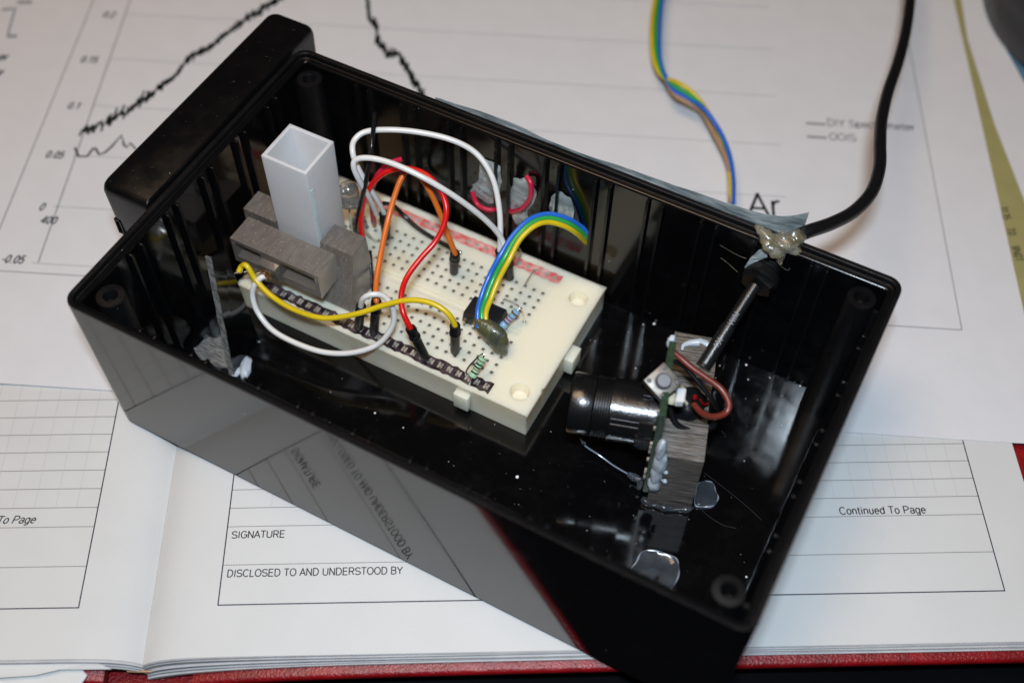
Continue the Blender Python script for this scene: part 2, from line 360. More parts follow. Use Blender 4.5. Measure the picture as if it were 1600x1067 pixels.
def strip(mb, pts, wd, zf=None, mi=None, sub=None, dash=None):
    """printed line of width wd through pts on the sheet"""
    P = [Vector(p) for p in pts]
    if sub:
        Q = []
        for a, b in zip(P, P[1:]):
            n = max(1, int((b - a).length / sub))
            Q += [a.lerp(b, k / n) for k in range(n)]
        P = Q + [P[-1]]
    L = []
    for i, p in enumerate(P):
        t = (P[min(i + 1, len(P) - 1)] - P[max(i - 1, 0)]); t.z = 0; t.normalize(); nrm = Vector((-t.y, t.x, 0)) * wd / 2
        a, b = p + nrm, p - nrm
        if zf: a.z = zf(a); b.z = zf(b)
        L.append((a, b))
    if dash:
        for i in range(len(L) - 1):
            a, b = L[i]; c, d = L[i + 1]; e, f = a.lerp(c, dash), b.lerp(d, dash)
            mb.f([mb.v(a), mb.v(b), mb.v(f), mb.v(e)], mi)
    else:
        V = [(mb.v(a), mb.v(b)) for a, b in L]
        for (a, b), (c, d) in zip(V, V[1:]): mb.f([a, b, d, c], mi)

# ------------------------------------------------------------------ desk and papers
mb = MB(); mb.box((-120, -60, -2.4), (120, 140, -1.75)); o = mb.build('desk_top', 'desk', loc=(0, 0, -1.75)); tag(o, None, None, kind='structure')

R_ = Vector((.8717, .49, 0)); U_ = Vector((-.49, .8717, 0)); O_ = Vector(at(340, 944, 0)); O_.z = 0
SG = -1.58                                   # gutter
def zpg(s_):
    d = abs(s_ - SG)
    z = -.03 - .42 * math.exp(-d / .42)
    if s_ > 6: z -= .0
    return z
def pg(s_, t_, z=None):
    p = O_ + R_ * s_ + U_ * t_; p.z = zpg(s_) if z is None else z; return p
def zsheet(p):
    q = p - O_; return zpg(q.dot(R_)) + .006

nb = thing('notebook', pg(SG, -1.2, -1.4), 'open lab notebook with red cover and ruled pages under the black box', 'notebook')
def zblock(s_):                              # underside of the page block / top of the cover
    d = s_ - SG
    if d >= 0: return -.30 - .30 * math.exp(-d / 7) - .55 * math.exp(-d / 1.5)
    return -.30 + .06 * d * .0 - .60 * math.exp(d / 1.4)
def page(name, s0, s1, t0, t1):
    mb = MB(); n = 60; ss = [s0 + (s1 - s0) * ((i / n) ** 1.8 if s0 == SG else 1 - (1 - i / n) ** 1.8) for i in range(n + 1)]
    mb.rings([[pg(s_, t0, zpg(s_) - .02), pg(s_, t1, zpg(s_) - .02), pg(s_, t1), pg(s_, t0)] for s_ in ss])
    return mb.build(name, 'paper2', nb, ang=60)
T1 = 27.0
page_r = page('page', SG, 18.93, -1.2, T1)
page_l = page('page', -22.0, SG, -1.18, T1)
# page blocks: many leaves, each edge slightly stepped
for (s0, s1, nl, k) in ((SG, 18.88, 8, 0), (-21.9, SG, 4, 1)):
    mb = MB(); n = 50
    for j in range(nl):
        f0, f1 = (j + .16) / nl, (j + 1 - .16) / nl
        off = -1.2 + random.uniform(-.03, .03) - .012 * j
        rings = []
        for i in range(n + 1):
            s_ = s0 + (s1 - s0) * ((i / n) ** 1.8 if k == 0 else 1 - (1 - i / n) ** 1.8)
            zt = zpg(s_) - .03; zb = zblock(s_) if k == 0 else max(zblock(s_), zt - .30)
            a, b = zt + (zb - zt) * f0, zt + (zb - zt) * f1
            wob = .006 * math.sin(s_ * .7 + j * 2)
            rings.append([pg(s_, off + wob, b), pg(s_, T1 - .1, b), pg(s_, T1 - .1, a), pg(s_, off + wob, a)])
        mb.rings(rings)
    mb.build('page_block', 'paperedge', nb, ang=60)
# cover boards with rounded fore edge
def cover(s0, s1, kind):
    mb = MB(); n = 30; rings = []
    for i in range(n + 1):
        s_ = s0 + (s1 - s0) * i / n; z = zblock(s_) - .02; e = -1.52
        rings.append([pg(s_, T1 + .3, z), pg(s_, e + .10, z), pg(s_, e + .03, z - .03), pg(s_, e, z - .10), pg(s_, e + .02, z - .22), pg(s_, e + .1, z - .27), pg(s_, T1 + .3, z - .27)])
    mb.rings(rings); return mb.build('cover_board', 'red_cover', nb, ang=60)
cover(-.55, 19.55, 0); cover(-22.6, -2.45, 1)
mb = MB(); mb.rings([[pg(s_, -1.50, -1.22 - .05 * math.sin((s_ + 2.5) * 1.6)), pg(s_, T1, -1.22), pg(s_, T1, -1.4), pg(s_, -1.50, -1.42)] for s_ in (-2.6, -2.2, -1.8, -1.4, -1.0, -.5)])
mb.build('spine', 'red_cover', nb, ang=60)
mb = MB(); mb.tube([pg(SG - .38, -1.24, -.66), pg(SG - .12, -1.26, -.64), pg(SG + .16, -1.26, -.66)], .028); mb.build('headband', 'tan', nb)
# torn lower leaves on the left page side
for (pts, dz) in (([(-9, -.95), (-4.6, -1.0), (-3.4, -1.10), (-2.6, -1.17), (-2.2, -1.32), (-3.3, -1.34), (-3.8, -1.46), (-9, -1.72)], -.10),
                  ([(-9, -1.2), (-4.0, -1.2), (-2.9, -1.25), (-2.75, -1.40), (-2.95, -1.82), (-3.4, -1.88), (-4.2, -1.84), (-9, -2.05)], -.30)):
    mb = MB(); vs0 = [pg(a, b, zpg(a) + dz + (-.08 * (b < -1.3))) for a, b in pts]
    mb.rings([[p - Vector((0, 0, .02)) for p in vs0], vs0]); mb.build('torn_leaf', 'paper2', nb, smooth=False)

# printing on the two ruled pages
UR = .4807
def hline(mb, t_, s0, s1, wd, dash=None, sub=.3): strip(mb, [pg(s0, t_), pg(s1, t_)], wd, zsheet, sub=sub, dash=dash)
mb = MB()
for s_ in (0, 17.73): strip(mb, [pg(s_, 0), pg(s_, 24)], .028, zsheet)
strip(mb, [pg(-.014, 0), pg(17.744, 0)], .028, zsheet, sub=.3)
mb.build('ruled_frame', 'inknavy', page_r, smooth=False)
mb = MB()
for t_ in (2, 4): hline(mb, UR * t_, 0, 17.73, .022, .62, .06)
for t_ in range(5, 40): hline(mb, UR * t_, 0, 17.73, .020, .72, .06)
mb.build('dotted_rule', 'inkdot', page_r, smooth=False)
mb = MB()
for k in range(1, 35): strip(mb, [pg(17.73 - .493 * k, UR * 5), pg(17.73 - .493 * k, UR * 40)], .012, zsheet)
mb.build('grid_rule', 'inkfaint', page_r, smooth=False)
LT = lambda: mb.build('lettering', 'inkblack', page_r, smooth=False)
mb = MB()
put_text(mb, 'SIGNATURE', .172, pg(.12, 1.63), R_, U_, sx=1.24 / (.172 * text_width('SIGNATURE')), zf=zsheet)
LT(); mb = MB()
put_text(mb, 'DISCLOSED TO AND UNDERSTOOD BY', .172, pg(.12, .67), R_, U_, sx=3.98 / (.172 * text_width('DISCLOSED TO AND UNDERSTOOD BY')), zf=zsheet)
LT(); mb = MB()
put_text(mb, 'Continued To Page', .185, pg(14.33, 1.98), R_, U_, sx=2.07 / (.185 * text_width('Continued To Page')), zf=zsheet)
mb.build('lettering', 'inkblack', page_r, smooth=False)
mb = MB()
strip(mb, [pg(-3.08, 0), pg(-3.08, 24)], .028, zsheet); strip(mb, [pg(-21, 0), pg(-3.066, 0)], .028, zsheet, sub=.4)
mb.build('ruled_frame', 'inknavy', page_l, smooth=False)
mb = MB()
for t_ in (2, 4): hline(mb, .497 * t_, -14, -3.08, .022, .62, .06)
for t_ in range(5, 34): hline(mb, .497 * t_, -14, -3.08, .020, .72, .06)
mb.build('dotted_rule', 'inkdot', page_l, smooth=False)
mb = MB()
for k in range(1, 22): strip(mb, [pg(-3.08 - .493 * k, .497 * 5), pg(-3.08 - .493 * k, .497 * 34)], .012, zsheet)
mb.build('grid_rule', 'inkfaint', page_l, smooth=False)
mb = MB(); put_text(mb, 'Continued To Page', .185, pg(-4.46, 2.10), R_, U_, sx=2.07 / (.185 * text_width('Continued To Page')), shear=.25, align='RIGHT', zf=zsheet)
mb.build('lettering', 'inkblack', page_l, smooth=False)

# sheet with the printed chart
ca = math.radians(24.1); CX = Vector((math.cos(ca), math.sin(ca), 0)); CY = Vector((-math.sin(ca), math.cos(ca), 0))
F0 = Vector((17.62, 12.63, 0))
def ch(a, b, z=.012): p = F0 + CX * a + CY * b; p.z = z; return p
def toch(p): q = p - F0; return q.dot(CX), q.dot(CY)
b0 = toch(at(165, 612, 0))[1]; b1 = toch(at(1600, 692, 0))[1]; aR = toch(at(1560, 310, 0))[0]
sheet = thing('chart_sheet', ch(-10, -6, 0), 'white printed sheet with a spectrum chart lying beneath the black box', 'paper')
def zs2(a, b): return -.012 + .02 * noise.noise(Vector((a * .12, b * .12, 3))) if True else 0
mb = MB(); n = 36; VV = {}
A0 = aR - 27.9
for i in range(n + 1):
    for j in range(n + 1):
        fa, fb = i / n, j / n
        lo = b0 + (b1 - b0) * fa
        a = A0 + 27.9 * fa; b = lo + 21.6 * fb
        edge = .10 * max(0, 1 - fb * 12) * max(0, math.sin(fa * 9 + 1)) ** 2 * .6
        VV[i, j] = ch(a, b, -.004 + edge)
for lay, dz in ((0, 0), (1, -.012)):
    W = {k: mb.v(p + Vector((0, 0, dz))) for k, p in VV.items()}
    for i in range(n):
        for j in range(n): mb.f([W[i, j], W[i + 1, j], W[i + 1, j + 1], W[i, j + 1]])
sh_o = mb.build('sheet', 'paper', sheet, ang=80)
ZC = .008
def chl(mb, pts, wd, sub=None): strip(mb, [Vector((p.x, p.y, ZC)) for p in pts], wd, sub=sub)
FL_ = toch(at(0, 356, 0))[0]
mb = MB(); chl(mb, [ch(0, 0), ch(0, 17)], .03); chl(mb, [ch(FL_, 0), ch(FL_, 17)], .035); chl(mb, [ch(FL_, 0), ch(0, 0)], .03)
mb.build('chart_frame', 'inkgrey', sh_o, smooth=False)
ax0, ay0 = toch(at(90, 323, 0)); axa = toch(at(165, 92, 0))[0]
mb = MB(); chl(mb, [ch(ax0 + .05, ay0 - 2.0), ch(axa, ay0 + 12)], .04)
mb.build('axis_line', 'inkgrey', sh_o, smooth=False)
gy = [toch(at(*q, 0))[1] for q in ((90, 323), (118, 243), (140, 165), (165, 92), (187, 22))]
ys = [ay0 - 2.03] + gy + [gy[-1] + 2.03 * k for k in range(1, 5)]
xr = toch(at(1215, 164, 0))[0]
mb = MB()
for y_ in ys: chl(mb, [ch(ax0 - .12, y_), ch(xr, y_ + .0)], .035)
mb.build('gridline', 'inkfaint', sh_o, smooth=False)
def noisy(pts, amp, wd, step, seed):
    rnd = random.Random(seed); P = [Vector((*toch(at(x, y, 0)), 0)) for x, y in pts]; Q = crom(P, 6); out = []
    for a, b in zip(Q, Q[1:]):
        k = max(1, int((b - a).length / step))
        for i in range(k):
            p = a.lerp(b, i / k); out.append(ch(p.x, p.y + rnd.gauss(0, amp)))
    return out
mb = MB(); rnd = random.Random(3)
P = [Vector((*toch(at(x, y, 0)), 0)) for x, y in [(127, 206), (150, 197), (172, 187), (196, 176), (215, 162), (243, 143), (262, 128), (280, 112), (285, 103), (303, 88), (330, 72), (355, 52), (385, 31), (430, 3), (470, -30), (520, -60), (560, -45), (572, -10), (576, 18), (578, 30), (588, 44), (590, 62), (603, 80), (622, 90), (634, 105), (640, 118), (652, 135), (670, 160)]]
Q = crom(P, 8); prev = None; ar = 0
for a, b in zip(Q, Q[1:]):
    k = max(1, int((b - a).length / .030))
    for i in range(k):
        p = a.lerp(b, i / k); ar = .5 * ar + rnd.gauss(0, .06)
        lo, hi = ar - abs(rnd.gauss(.05, .09)), ar + abs(rnd.gauss(.05, .09))
        chl(mb, [ch(p.x, p.y + lo - .035), ch(p.x + rnd.uniform(-.02, .02), p.y + hi + .045)], .058)
mb.build('spectrum_trace', 'inktrace', sh_o, smooth=False)
mb = MB(); chl(mb, [at(*q, 0) for q in ((117, 231), (123, 245), (136, 245), (146, 232), (149, 232), (155, 242), (164, 239), (175, 229), (190, 212), (194, 228), (198, 231), (203, 224), (215, 236), (240, 220))], .07)
mb.build('spectrum_trace', 'inktrace', sh_o, smooth=False)
def lab(txt, x, y, size, align='LEFT', shear=.18, sx=.85, m='inkblack'):
    p = at(x, y, 0); p.z = ZC; mb = MB(); put_text(mb, txt, size * .70, p, CX, CY, shear=shear, sx=sx * 1.05, align=align, pen=.11 if txt == 'Ar' else .17); mb.build('lettering', m, sh_o, smooth=False)
lab('0.2', 178, 28, .36, 'RIGHT'); lab('0.15', 151, 99, .36, 'RIGHT'); lab('0.1', 124, 171, .36, 'RIGHT'); lab('0.05', 98, 248, .36, 'RIGHT')
lab('0', 68, 329, .36, 'RIGHT'); lab('-0.05', 36, 412, .36, 'RIGHT'); lab('400', 62, 349, .36)
lab('Ar', 1169, 336, 1.15, shear=0, sx=.95)
lab('er', -4, 94, .42); lab('y', -5, 117, .42)
lab('DIY Spectrometer', 1293, 197, .40, shear=0, sx=.92, m='inkgrey'); lab('OOIS', 1296, 219, .40, shear=0, sx=.92, m='inkgrey')
mb = MB()
chl(mb, [at(1259, 193, 0), at(1290, 195, 0)], .10); chl(mb, [at(1261, 214, 0), at(1292, 216, 0)], .10)
mb.build('legend_key', 'inkgrey', sh_o, smooth=False)

# loose sheets under and beside it
def sheet_of(name, poly, z, m, label, cat, th=.014):
    mb = MB(loc=(*poly[0][:2], z)); P = [Vector((p[0], p[1], z)) for p in poly]
    mb.rings([[p - Vector((0, 0, th)) for p in P], P]); o = mb.build(name, m, smooth=False); return tag(o, label, cat)
q = lambda a, b: ch(a, b)
o = sheet_of('paper_sheet', [q(A0 - 14, -5), q(A0 + 3, -3), q(A0 + 3.5, 18), q(A0 - 14, 18)], -.022, 'paper', 'white sheet with faint bracket marks at the upper left edge', 'paper')
mb = MB(); 
chl(mb, [at(3, 16, 0), at(20, 14, 0)], .10); chl(mb, [at(24, 12, 0), at(12, 55, 0)], .06); chl(mb, [at(11, 57, 0), at(26, 57, 0)], .14); chl(mb, [at(27, 4, 0), at(50, 4, 0)], .14)
mb.build('bracket_mark', 'inkgrey', sh_o, smooth=False)
# beyond the notebook: support pile, folder, white sheet, blue folder and dark case
P1 = at(1600, 310, -.2); P2 = at(1505, 80, -.2)
o = sheet_of('manila_folder', [at(1470, -60, -.05), at(1500, 60, -.05), at(1545, 300, -.05), at(1600, 640, -.05), at(1800, 640, -.05), at(1750, 200, -.05), at(1600, -160, -.05)], -.05, 'manila', 'tan manila folder peeking out between two white sheets', 'folder', .06)
d = (at(1590, 405, 0) - at(1561, 318, 0)).normalized(); nrm = Vector((-d.y, d.x, 0))
for (x, y, t_) in ((1561, 322, '3135'), (1572, 356, 'T0'), (1580, 384, '9N01')):
    p = at(x, y, -.04); p.z = -.042; mb = MB(); put_text(mb, t_, .22, p, d, nrm, sx=.9)
    tx = mb.build('lettering', 'inkblack', None, smooth=False, loc=o.location / K); tx.parent = o; tx.location = (0, 0, 0)
o = sheet_of('paper_sheet', [at(1496, -40, 0), at(1512, 60, 0), at(1555, 195, 0), at(1600, 310, 0), at(1680, 560, 0), at(2000, 560, 0), at(1900, -60, 0), at(1700, -60, 0)], -.018, 'paper', 'blank white sheet overlapping the tan manila folder at upper right', 'paper')
o = sheet_of('blue_folder', [at(1552, -30, 0), at(1572, 78, 0), at(1600, 128, 0), at(1750, 300, 0), at(1850, 200, 0), at(1700, -80, 0)], .02, 'bluecard', 'blue card folder edge under the dark case at top right', 'folder', .03)
mb = MB(loc=at(1600, 40, .03))
C_ = at(1700, -40, 0)
prof = [at(*p_, .05) for p_ in ((1530, -60), (1533, 0), (1546, 42), (1570, 78), (1606, 116), (1660, 150), (1800, 200), (1900, 0), (1750, -120), (1600, -130))]
cen = sum(prof, Vector()) / len(prof)
def sc(k, z): return [Vector((cen.x + (p.x - cen.x) * k, cen.y + (p.y - cen.y) * k, z)) for p in crom(prof + [prof[0]], 5)[:-1]]
mb.rings([sc(.97, .06), sc(1, .2), sc(1, 1.0), sc(.98, 1.2), sc(.985, 1.25), sc(.96, 1.9), sc(.88, 2.2)])
tag(mb.build('case', 'bag', None), 'dark grey rounded plastic case cut off by the top right corner', 'case')

# ------------------------------------------------------------------ black project box
L_, W_, H_ = 15.8, 9.215, 4.777
boxo = thing('project_box', (7.9, 4.6, 0), 'large open black plastic project box with ribbed inner walls', 'box')
def rrect(ins, z, r=.32, n=7):
    out = []; r = max(r, .03)
    for cx, cy, a0 in ((L_ - ins - r, ins + r, -90), (L_ - ins - r, W_ - ins - r, 0), (ins + r, W_ - ins - r, 90), (ins + r, ins + r, 180)):
        for k in range(n): a = math.radians(a0 + 90 * k / (n - 1)); out.append((cx + r * math.cos(a), cy + r * math.sin(a), z))
    return out
D0 = .085
mb = MB()
mb.rings([rrect(D0 + .12, .02, .26), rrect(D0 + .03, .05, .32), rrect(D0, .12, .34), rrect(.015, H_ - .05, .34), rrect(.03, H_, .33)], cap0=True, cap1=False, mi=0)
mb.rings([rrect(.03, H_, .33), rrect(.12, H_, .26), rrect(.14, H_ - .02, .24), rrect(.15, H_ - .14, .22), rrect(.17, H_ - .15, .2)], False, False, mi=1)
mb.rings([rrect(.17, H_ - .15, .2), rrect(.245, H_ - .15, .12), rrect(.267, H_ - .156, .11), rrect(.286, H_ - .170, .10), rrect(.296, H_ - .188, .09), rrect(.30, H_ - .21, .09)], False, False, mi=3)
mb.rings([rrect(.30, H_ - .21, .09), rrect(.37, .32, .07), rrect(.42, .25, .05)], False, True, mi=2)
bmesh.ops.remove_doubles(mb.bm, verts=mb.bm.verts, dist=.0005)
shell = mb.build('shell', ['gloss', 'matte', 'inner', 'rimgloss'], boxo, ang=50)
wn = shell.modifiers.new('normals', 'WEIGHTED_NORMAL'); wn.weight = 100; wn.keep_sharp = True; wn.mode = 'FACE_AREA'
def rib(wall, u):
    mb = MB(); a, b = u - .035, u + .035; zt = H_ - .20
    if wall == 'back': P = [(a, W_ - .36, .25), (b, W_ - .36, .25), (b, W_ - .50, .25), (a, W_ - .50, .25), (a, W_ - .29, zt), (b, W_ - .29, zt), (b, W_ - .42, zt), (a, W_ - .42, zt)]
    elif wall == 'front': P = [(a, .36, .25), (b, .36, .25), (b, .50, .25), (a, .50, .25), (a, .29, zt), (b, .29, zt), (b, .42, zt), (a, .42, zt)]
    elif wall == 'left': P = [(.36, a, .25), (.36, b, .25), (.50, b, .25), (.50, a, .25), (.29, a, zt), (.29, b, zt), (.42, b, zt), (.42, a, zt)]
    else: P = [(L_ - .36, a, .25), (L_ - .36, b, .25), (L_ - .50, b, .25), (L_ - .50, a, .25), (L_ - .29, a, zt), (L_ - .29, b, zt), (L_ - .42, b, zt), (L_ - .42, a, zt)]
    mb.hexa(P); mb.bm.normal_update()
    es = [e for e in mb.bm.edges if all(v.co.z > zt - .01 for v in e.verts)]
    bmesh.ops.bevel(mb.bm, geom=es, offset=.022, segments=3, affect='EDGES', profile=.5); mb.build('guide_rib', 'rimgloss', boxo)
for k in range(10):
    for e in (0, .37):
        rib('back', 1.84 + 1.327 * k + e); rib('front', 1.84 + 1.327 * k + e)
for k in range(5):
    for e in (0, .36): rib('left', 1.88 + 1.323 * k + e); rib('right', 1.88 + 1.323 * k + e)
for x in (.74, L_ - .74):
    for y in (.74, W_ - .76):
        mb = MB(); mb.lathe((x, y, .25), (0, 0, 1), [(0, .40), (4.30, .33), (4.36, .31), (4.37, .17), (4.33, .145), (1.5, .14)], 28)
        # web that ties the post to the corner
        sx = -1 if x < 5 else 1; sy = -1 if y < 4 else 1
        mb.obox((x - .05, y, .25), (.1, 0, 0), (0, sy * .48, 0), (0, 0, 4.1)); mb.obox((x, y - .05, .25), (0, .1, 0), (sx * .48, 0, 0), (0, 0, 4.1))
        mb.build('screw_post', 'matte', boxo)
mb = MB()
pts = []
rnd = random.Random(4)
for k in range(26):
    a = 2 * math.pi * k / 26; r = 1 + rnd.uniform(-.13, .13)
    pts.append((1.15 + .62 * r * math.cos(a), 2.72 + .40 * r * math.sin(a)))
mb.prism(pts, .252, .262); mb.build('sanded_patch', 'rough', boxo, smooth=False)

# tape over the cable holes, seen through them and along the rim
tp = thing('strapping_tape', (7, 9.3, 3), 'clear ridged strapping tape along the back wall of the black box', 'tape')
def patch(pts, y, seed):
    rnd = random.Random(seed); P = [aty(x, yy, y) for x, yy in pts]; P = crom([p for p in P] + [P[0]], 4)[:-1]
    c = sum(P, Vector()) / len(P); mb = MB()
    P = [c + (p - c) * (1 + rnd.uniform(-.06, .06)) for p in P]
    rings = []
    for k, d in ((1, 0), (.85, .02), (.7, .03), (.55, .03), (.4, .035), (.25, .035), (.1, .03)):
        rings.append([Vector((c.x + (p.x - c.x) * k, y - d - .06 * noise.noise(Vector((p.x * 4 * k, p.z * 4 * k, seed))), c.z + (p.z - c.z) * k)) for p in P])
    mb.rings(rings); return mb
Yw = W_ - .345
patch([(749, 250), (768, 252), (783, 268), (780, 300), (768, 318), (740, 305), (735, 292), (748, 280)], Yw, 1).build('exposed_patch', 'tape', tp)
patch([(803, 280), (822, 278), (838, 300), (834, 318), (824, 330), (827, 348), (812, 352), (798, 333), (795, 312)], Yw, 2).build('exposed_patch', 'tape', tp)
patch([(862, 305), (878, 300), (894, 315), (896, 345), (893, 356), (870, 350), (858, 338)], Yw, 3).build('exposed_patch', 'tape', tp)
mb = MB(); rings = []
tops = [(3.9, 4.76), (4.5, 4.80), (5.2, 4.87), (6.2, 4.88), (7.0, 4.78), (8, 4.78), (9, 4.86), (10, 4.90), (11, 4.96), (11.8, 5.02), (12.3, 5.06), (12.7, 5.12), (13.0, 5.22), (13.3, 5.40)]
for i, p in enumerate(crom([Vector((x, 0, z)) for x, z in tops], 4)):
    bow = .0 if p.x < 12 else (p.x - 12) ** 2 * .25
    jag = .02 * noise.noise(Vector((p.x * 6, 0, 0)))
    y = W_ + .02 + bow * .6; zb = 1.0 if p.x < 12.4 else 1.0 + (p.x - 12.4) * 4.2
    rings.append([(p.x, y - .012, zb), (p.x, y - .012 + .03, p.z + jag), (p.x, y + .03, p.z + jag), (p.x, y + .012, zb)])
mb.rings(rings); mb.build('tape_strip', 'tape', tp, ang=60)

# side box fastened to the left wall
sb = thing('side_box', (-.7, 6.5, .03), 'smaller closed black plastic box fastened to the left end of the large box', 'box')
def rr2(ins, z, r):
    x0, x1, y0, y1 = -1.40 + ins, -.03 - ins * .2, 3.02 + ins, 9.98 - ins; out = []
    for cx, cy, a0 in ((x1 - .04, y0 + .04, -90), (x1 - r, y1 - r, 0), (x0 + r, y1 - r, 90), (x0 + r, y0 + r, 180)):
        rq = .04 if a0 == -90 else r
        for k in range(7): a = math.radians(a0 + 90 * k / 6); out.append((cx + rq * math.cos(a), cy + rq * math.sin(a), z))
    return out
mb = MB(); mb.rings([rr2(.12, .03, .2), rr2(.09, .08, .22), rr2(0, 4.62, .22), rr2(.02, 4.74, .24), rr2(.07, 4.82, .24), rr2(.16, 4.86, .24)])
mb.build('casing', 'sidegloss', sb, ang=50)
mb = MB(); mb.box((-1.02, 3.075, .4), (-1.0, 3.10, 4.5)); mb.build('seam', 'inkblack', sb)
mb = MB(); a, b = 3.00, 3.06
mb.box((-1.30, 3.02, 3.2), (-1.12, 3.10, 3.24)); mb.box((-1.30, 3.02, 3.66), (-1.12, 3.10, 3.70)); mb.box((-1.30, 3.02, 3.2), (-1.27, 3.10, 3.7)); mb.box((-1.15, 3.02, 3.2), (-1.12, 3.10, 3.7))
mb.build('socket_frame', 'matte', sb)
rnd = random.Random(11)

# ------------------------------------------------------------------ breadboard
ZB = 1.15; BX0, BX1, BY0, BY1 = .85, 9.12, 4.24, 8.58
bb = thing('breadboard', (5, 6.4, .27), 'ivory solderless breadboard glued to the floor of the black box', 'breadboard')
xs = [7.805 - .2535 * k for k in range(23)][::-1]
rows = [4.94, 5.19, 5.44, 5.695, 5.945, 6.66, 6.915, 7.165, 7.42, 7.67]
h = .037
holesq = [(x, y) for x in xs for y in rows]
X = [BX0, BX1] + [x - h for x in xs] + [x + h for x in xs]
Y = [BY0, BY1, 6.22, 6.38] + [y - h for y in rows] + [y + h for y in rows]
mounts = [(8.66, 4.79), (8.66, 7.97), (1.32, 4.79), (1.32, 7.97)]
mr = .28
for mx_, my_ in mounts: X += [mx_ + mr * k / 3 for k in range(-3, 4)]; Y += [my_ + mr * k / 3 for k in range(-3, 4)]
X = sorted(set(round(a, 4) for a in X)); Y = sorted(set(round(a, 4) for a in Y))
mb = MB(); V = {}
def gv(i, j, z=ZB):
    k = (i, j, z)
    if k not in V: V[k] = mb.v((X[i], Y[j], z))
    return V[k]
for i in range(len(X) - 1):
    for j in range(len(Y) - 1):
        cx, cy = (X[i] + X[i + 1]) / 2, (Y[j] + Y[j + 1]) / 2
        hq = any(abs(cx - x) < h * .9 for x in xs) and any(abs(cy - y) < h * .9 for y in rows)
        mq = any(abs(cx - a) < mr and abs(cy - b) < mr for a, b in mounts)
        ctr = 6.22 < cy < 6.38 and 2.19 < cx < 7.85
        if mq: continue
        zz = ZB
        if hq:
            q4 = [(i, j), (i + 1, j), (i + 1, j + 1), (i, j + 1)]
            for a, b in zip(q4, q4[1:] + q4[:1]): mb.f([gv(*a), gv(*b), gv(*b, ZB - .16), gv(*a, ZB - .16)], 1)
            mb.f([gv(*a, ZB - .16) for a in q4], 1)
        elif ctr:
            q4 = [(i, j), (i + 1, j), (i + 1, j + 1), (i, j + 1)]
            mb.f([gv(*a, ZB - .06) for a in q4], 0)
            for a, b in ((q4[0], q4[1]), (q4[2], q4[3])) + (((q4[1], q4[2]),) if X[i + 1] > 7.80 else ()) + (((q4[3], q4[0]),) if X[i] < 2.20 else ()): mb.f([gv(*a), gv(*b), gv(*b, ZB - .06), gv(*a, ZB - .06)], 0)
        else: mb.f([gv(i, j), gv(i + 1, j), gv(i + 1, j + 1), gv(i, j + 1)], 0)
ZD = .27
for mx_, my_ in mounts:
    sq = []
    ia, ib = X.index(round(mx_ - mr, 4)), X.index(round(mx_ + mr, 4)); ja, jb = Y.index(round(my_ - mr, 4)), Y.index(round(my_ + mr, 4))
    loop = [gv(i, ja) for i in range(ia, ib)] + [gv(ib, j) for j in range(ja, jb)] + [gv(i, jb) for i in range(ib, ia, -1)] + [gv(ia, j) for j in range(jb, ja, -1)]
    circ = []
    for v in loop:
        d = Vector((v.co.x - mx_, v.co.y - my_, 0)).normalized(); circ.append(mb.v((mx_ + d.x * .25, my_ + d.y * .25, ZB)))
    low = [mb.v((mx_ + (c.co.x - mx_) * .72, my_ + (c.co.y - my_) * .66, ZB - .24)) for c in circ]
    n = len(loop)
    for k in range(n):
        mb.f([loop[k], loop[(k + 1) % n], circ[(k + 1) % n], circ[k]], 0); mb.f([circ[k], circ[(k + 1) % n], low[(k + 1) % n], low[k]], 0)
    mb.f(low[::-1], 0)
# sides
def side(idx):
    T_ = [gv(*k) for k in idx]; B_ = [mb.v((v.co.x, v.co.y, ZD)) for v in T_]
    for k in range(len(T_) - 1): mb.f([T_[k], T_[k + 1], B_[k + 1], B_[k]], 0)
nx, ny = len(X) - 1, len(Y) - 1
side([(i, 0) for i in range(nx + 1)]); side([(nx, j) for j in range(ny + 1)]); side([(i, ny) for i in range(nx, -1, -1)]); side([(0, j) for j in range(ny, -1, -1)])
bmesh.ops.remove_doubles(mb.bm, verts=mb.bm.verts, dist=.0004)
mb.bm.normal_update()
es = [e for e in mb.bm.edges if len(e.link_faces) == 2 and e.calc_face_angle(0) > 1.2 and all(abs(v.co.z - ZB) < .001 for v in e.verts)
      and (all(abs(v.co.x - BX0) < .001 for v in e.verts) or all(abs(v.co.x - BX1) < .001 for v in e.verts) or all(abs(v.co.y - BY0) < .001 for v in e.verts) or all(abs(v.co.y - BY1) < .001 for v in e.verts))]
bmesh.ops.bevel(mb.bm, geom=es, offset=.035, segments=3, affect='EDGES', profile=.5)
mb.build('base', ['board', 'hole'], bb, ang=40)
mb = MB(); mb.box((7.22, 4.06, .42), (7.62, 4.26, .98)); mb.bevel(.03); mb.build('locking_tab', 'board', bb)
mb = MB(); mb.box((9.1, 6.25, .40), (9.36, 6.75, .95)); mb.bevel(.03); mb.build('locking_tab', 'board', bb)
def blot(x0, x1, y0, y1, z0, z1, seed, m, name='rail_strip', jit=.03, n=60):
    rnd = random.Random(seed); P = []
    for i in range(n): P.append((x0 + (x1 - x0) * i / (n - 1), y0 + rnd.uniform(-jit, jit)))
    for i in range(n): P.append((x1 - (x1 - x0) * i / (n - 1), y1 + rnd.uniform(-jit, jit)))
    mb = MB(); mb.prism(P, z0, z1); return mb.build(name, m, bb, smooth=False)
blot(1.35, 8.03, 4.36, 4.66, ZB - .02, ZB + .012, 5, 'blackink', jit=.03)
blot(1.35, 8.02, 8.12, 8.40, ZB - .02, ZB + .006, 6, 'redink', jit=.02)
c0 = None
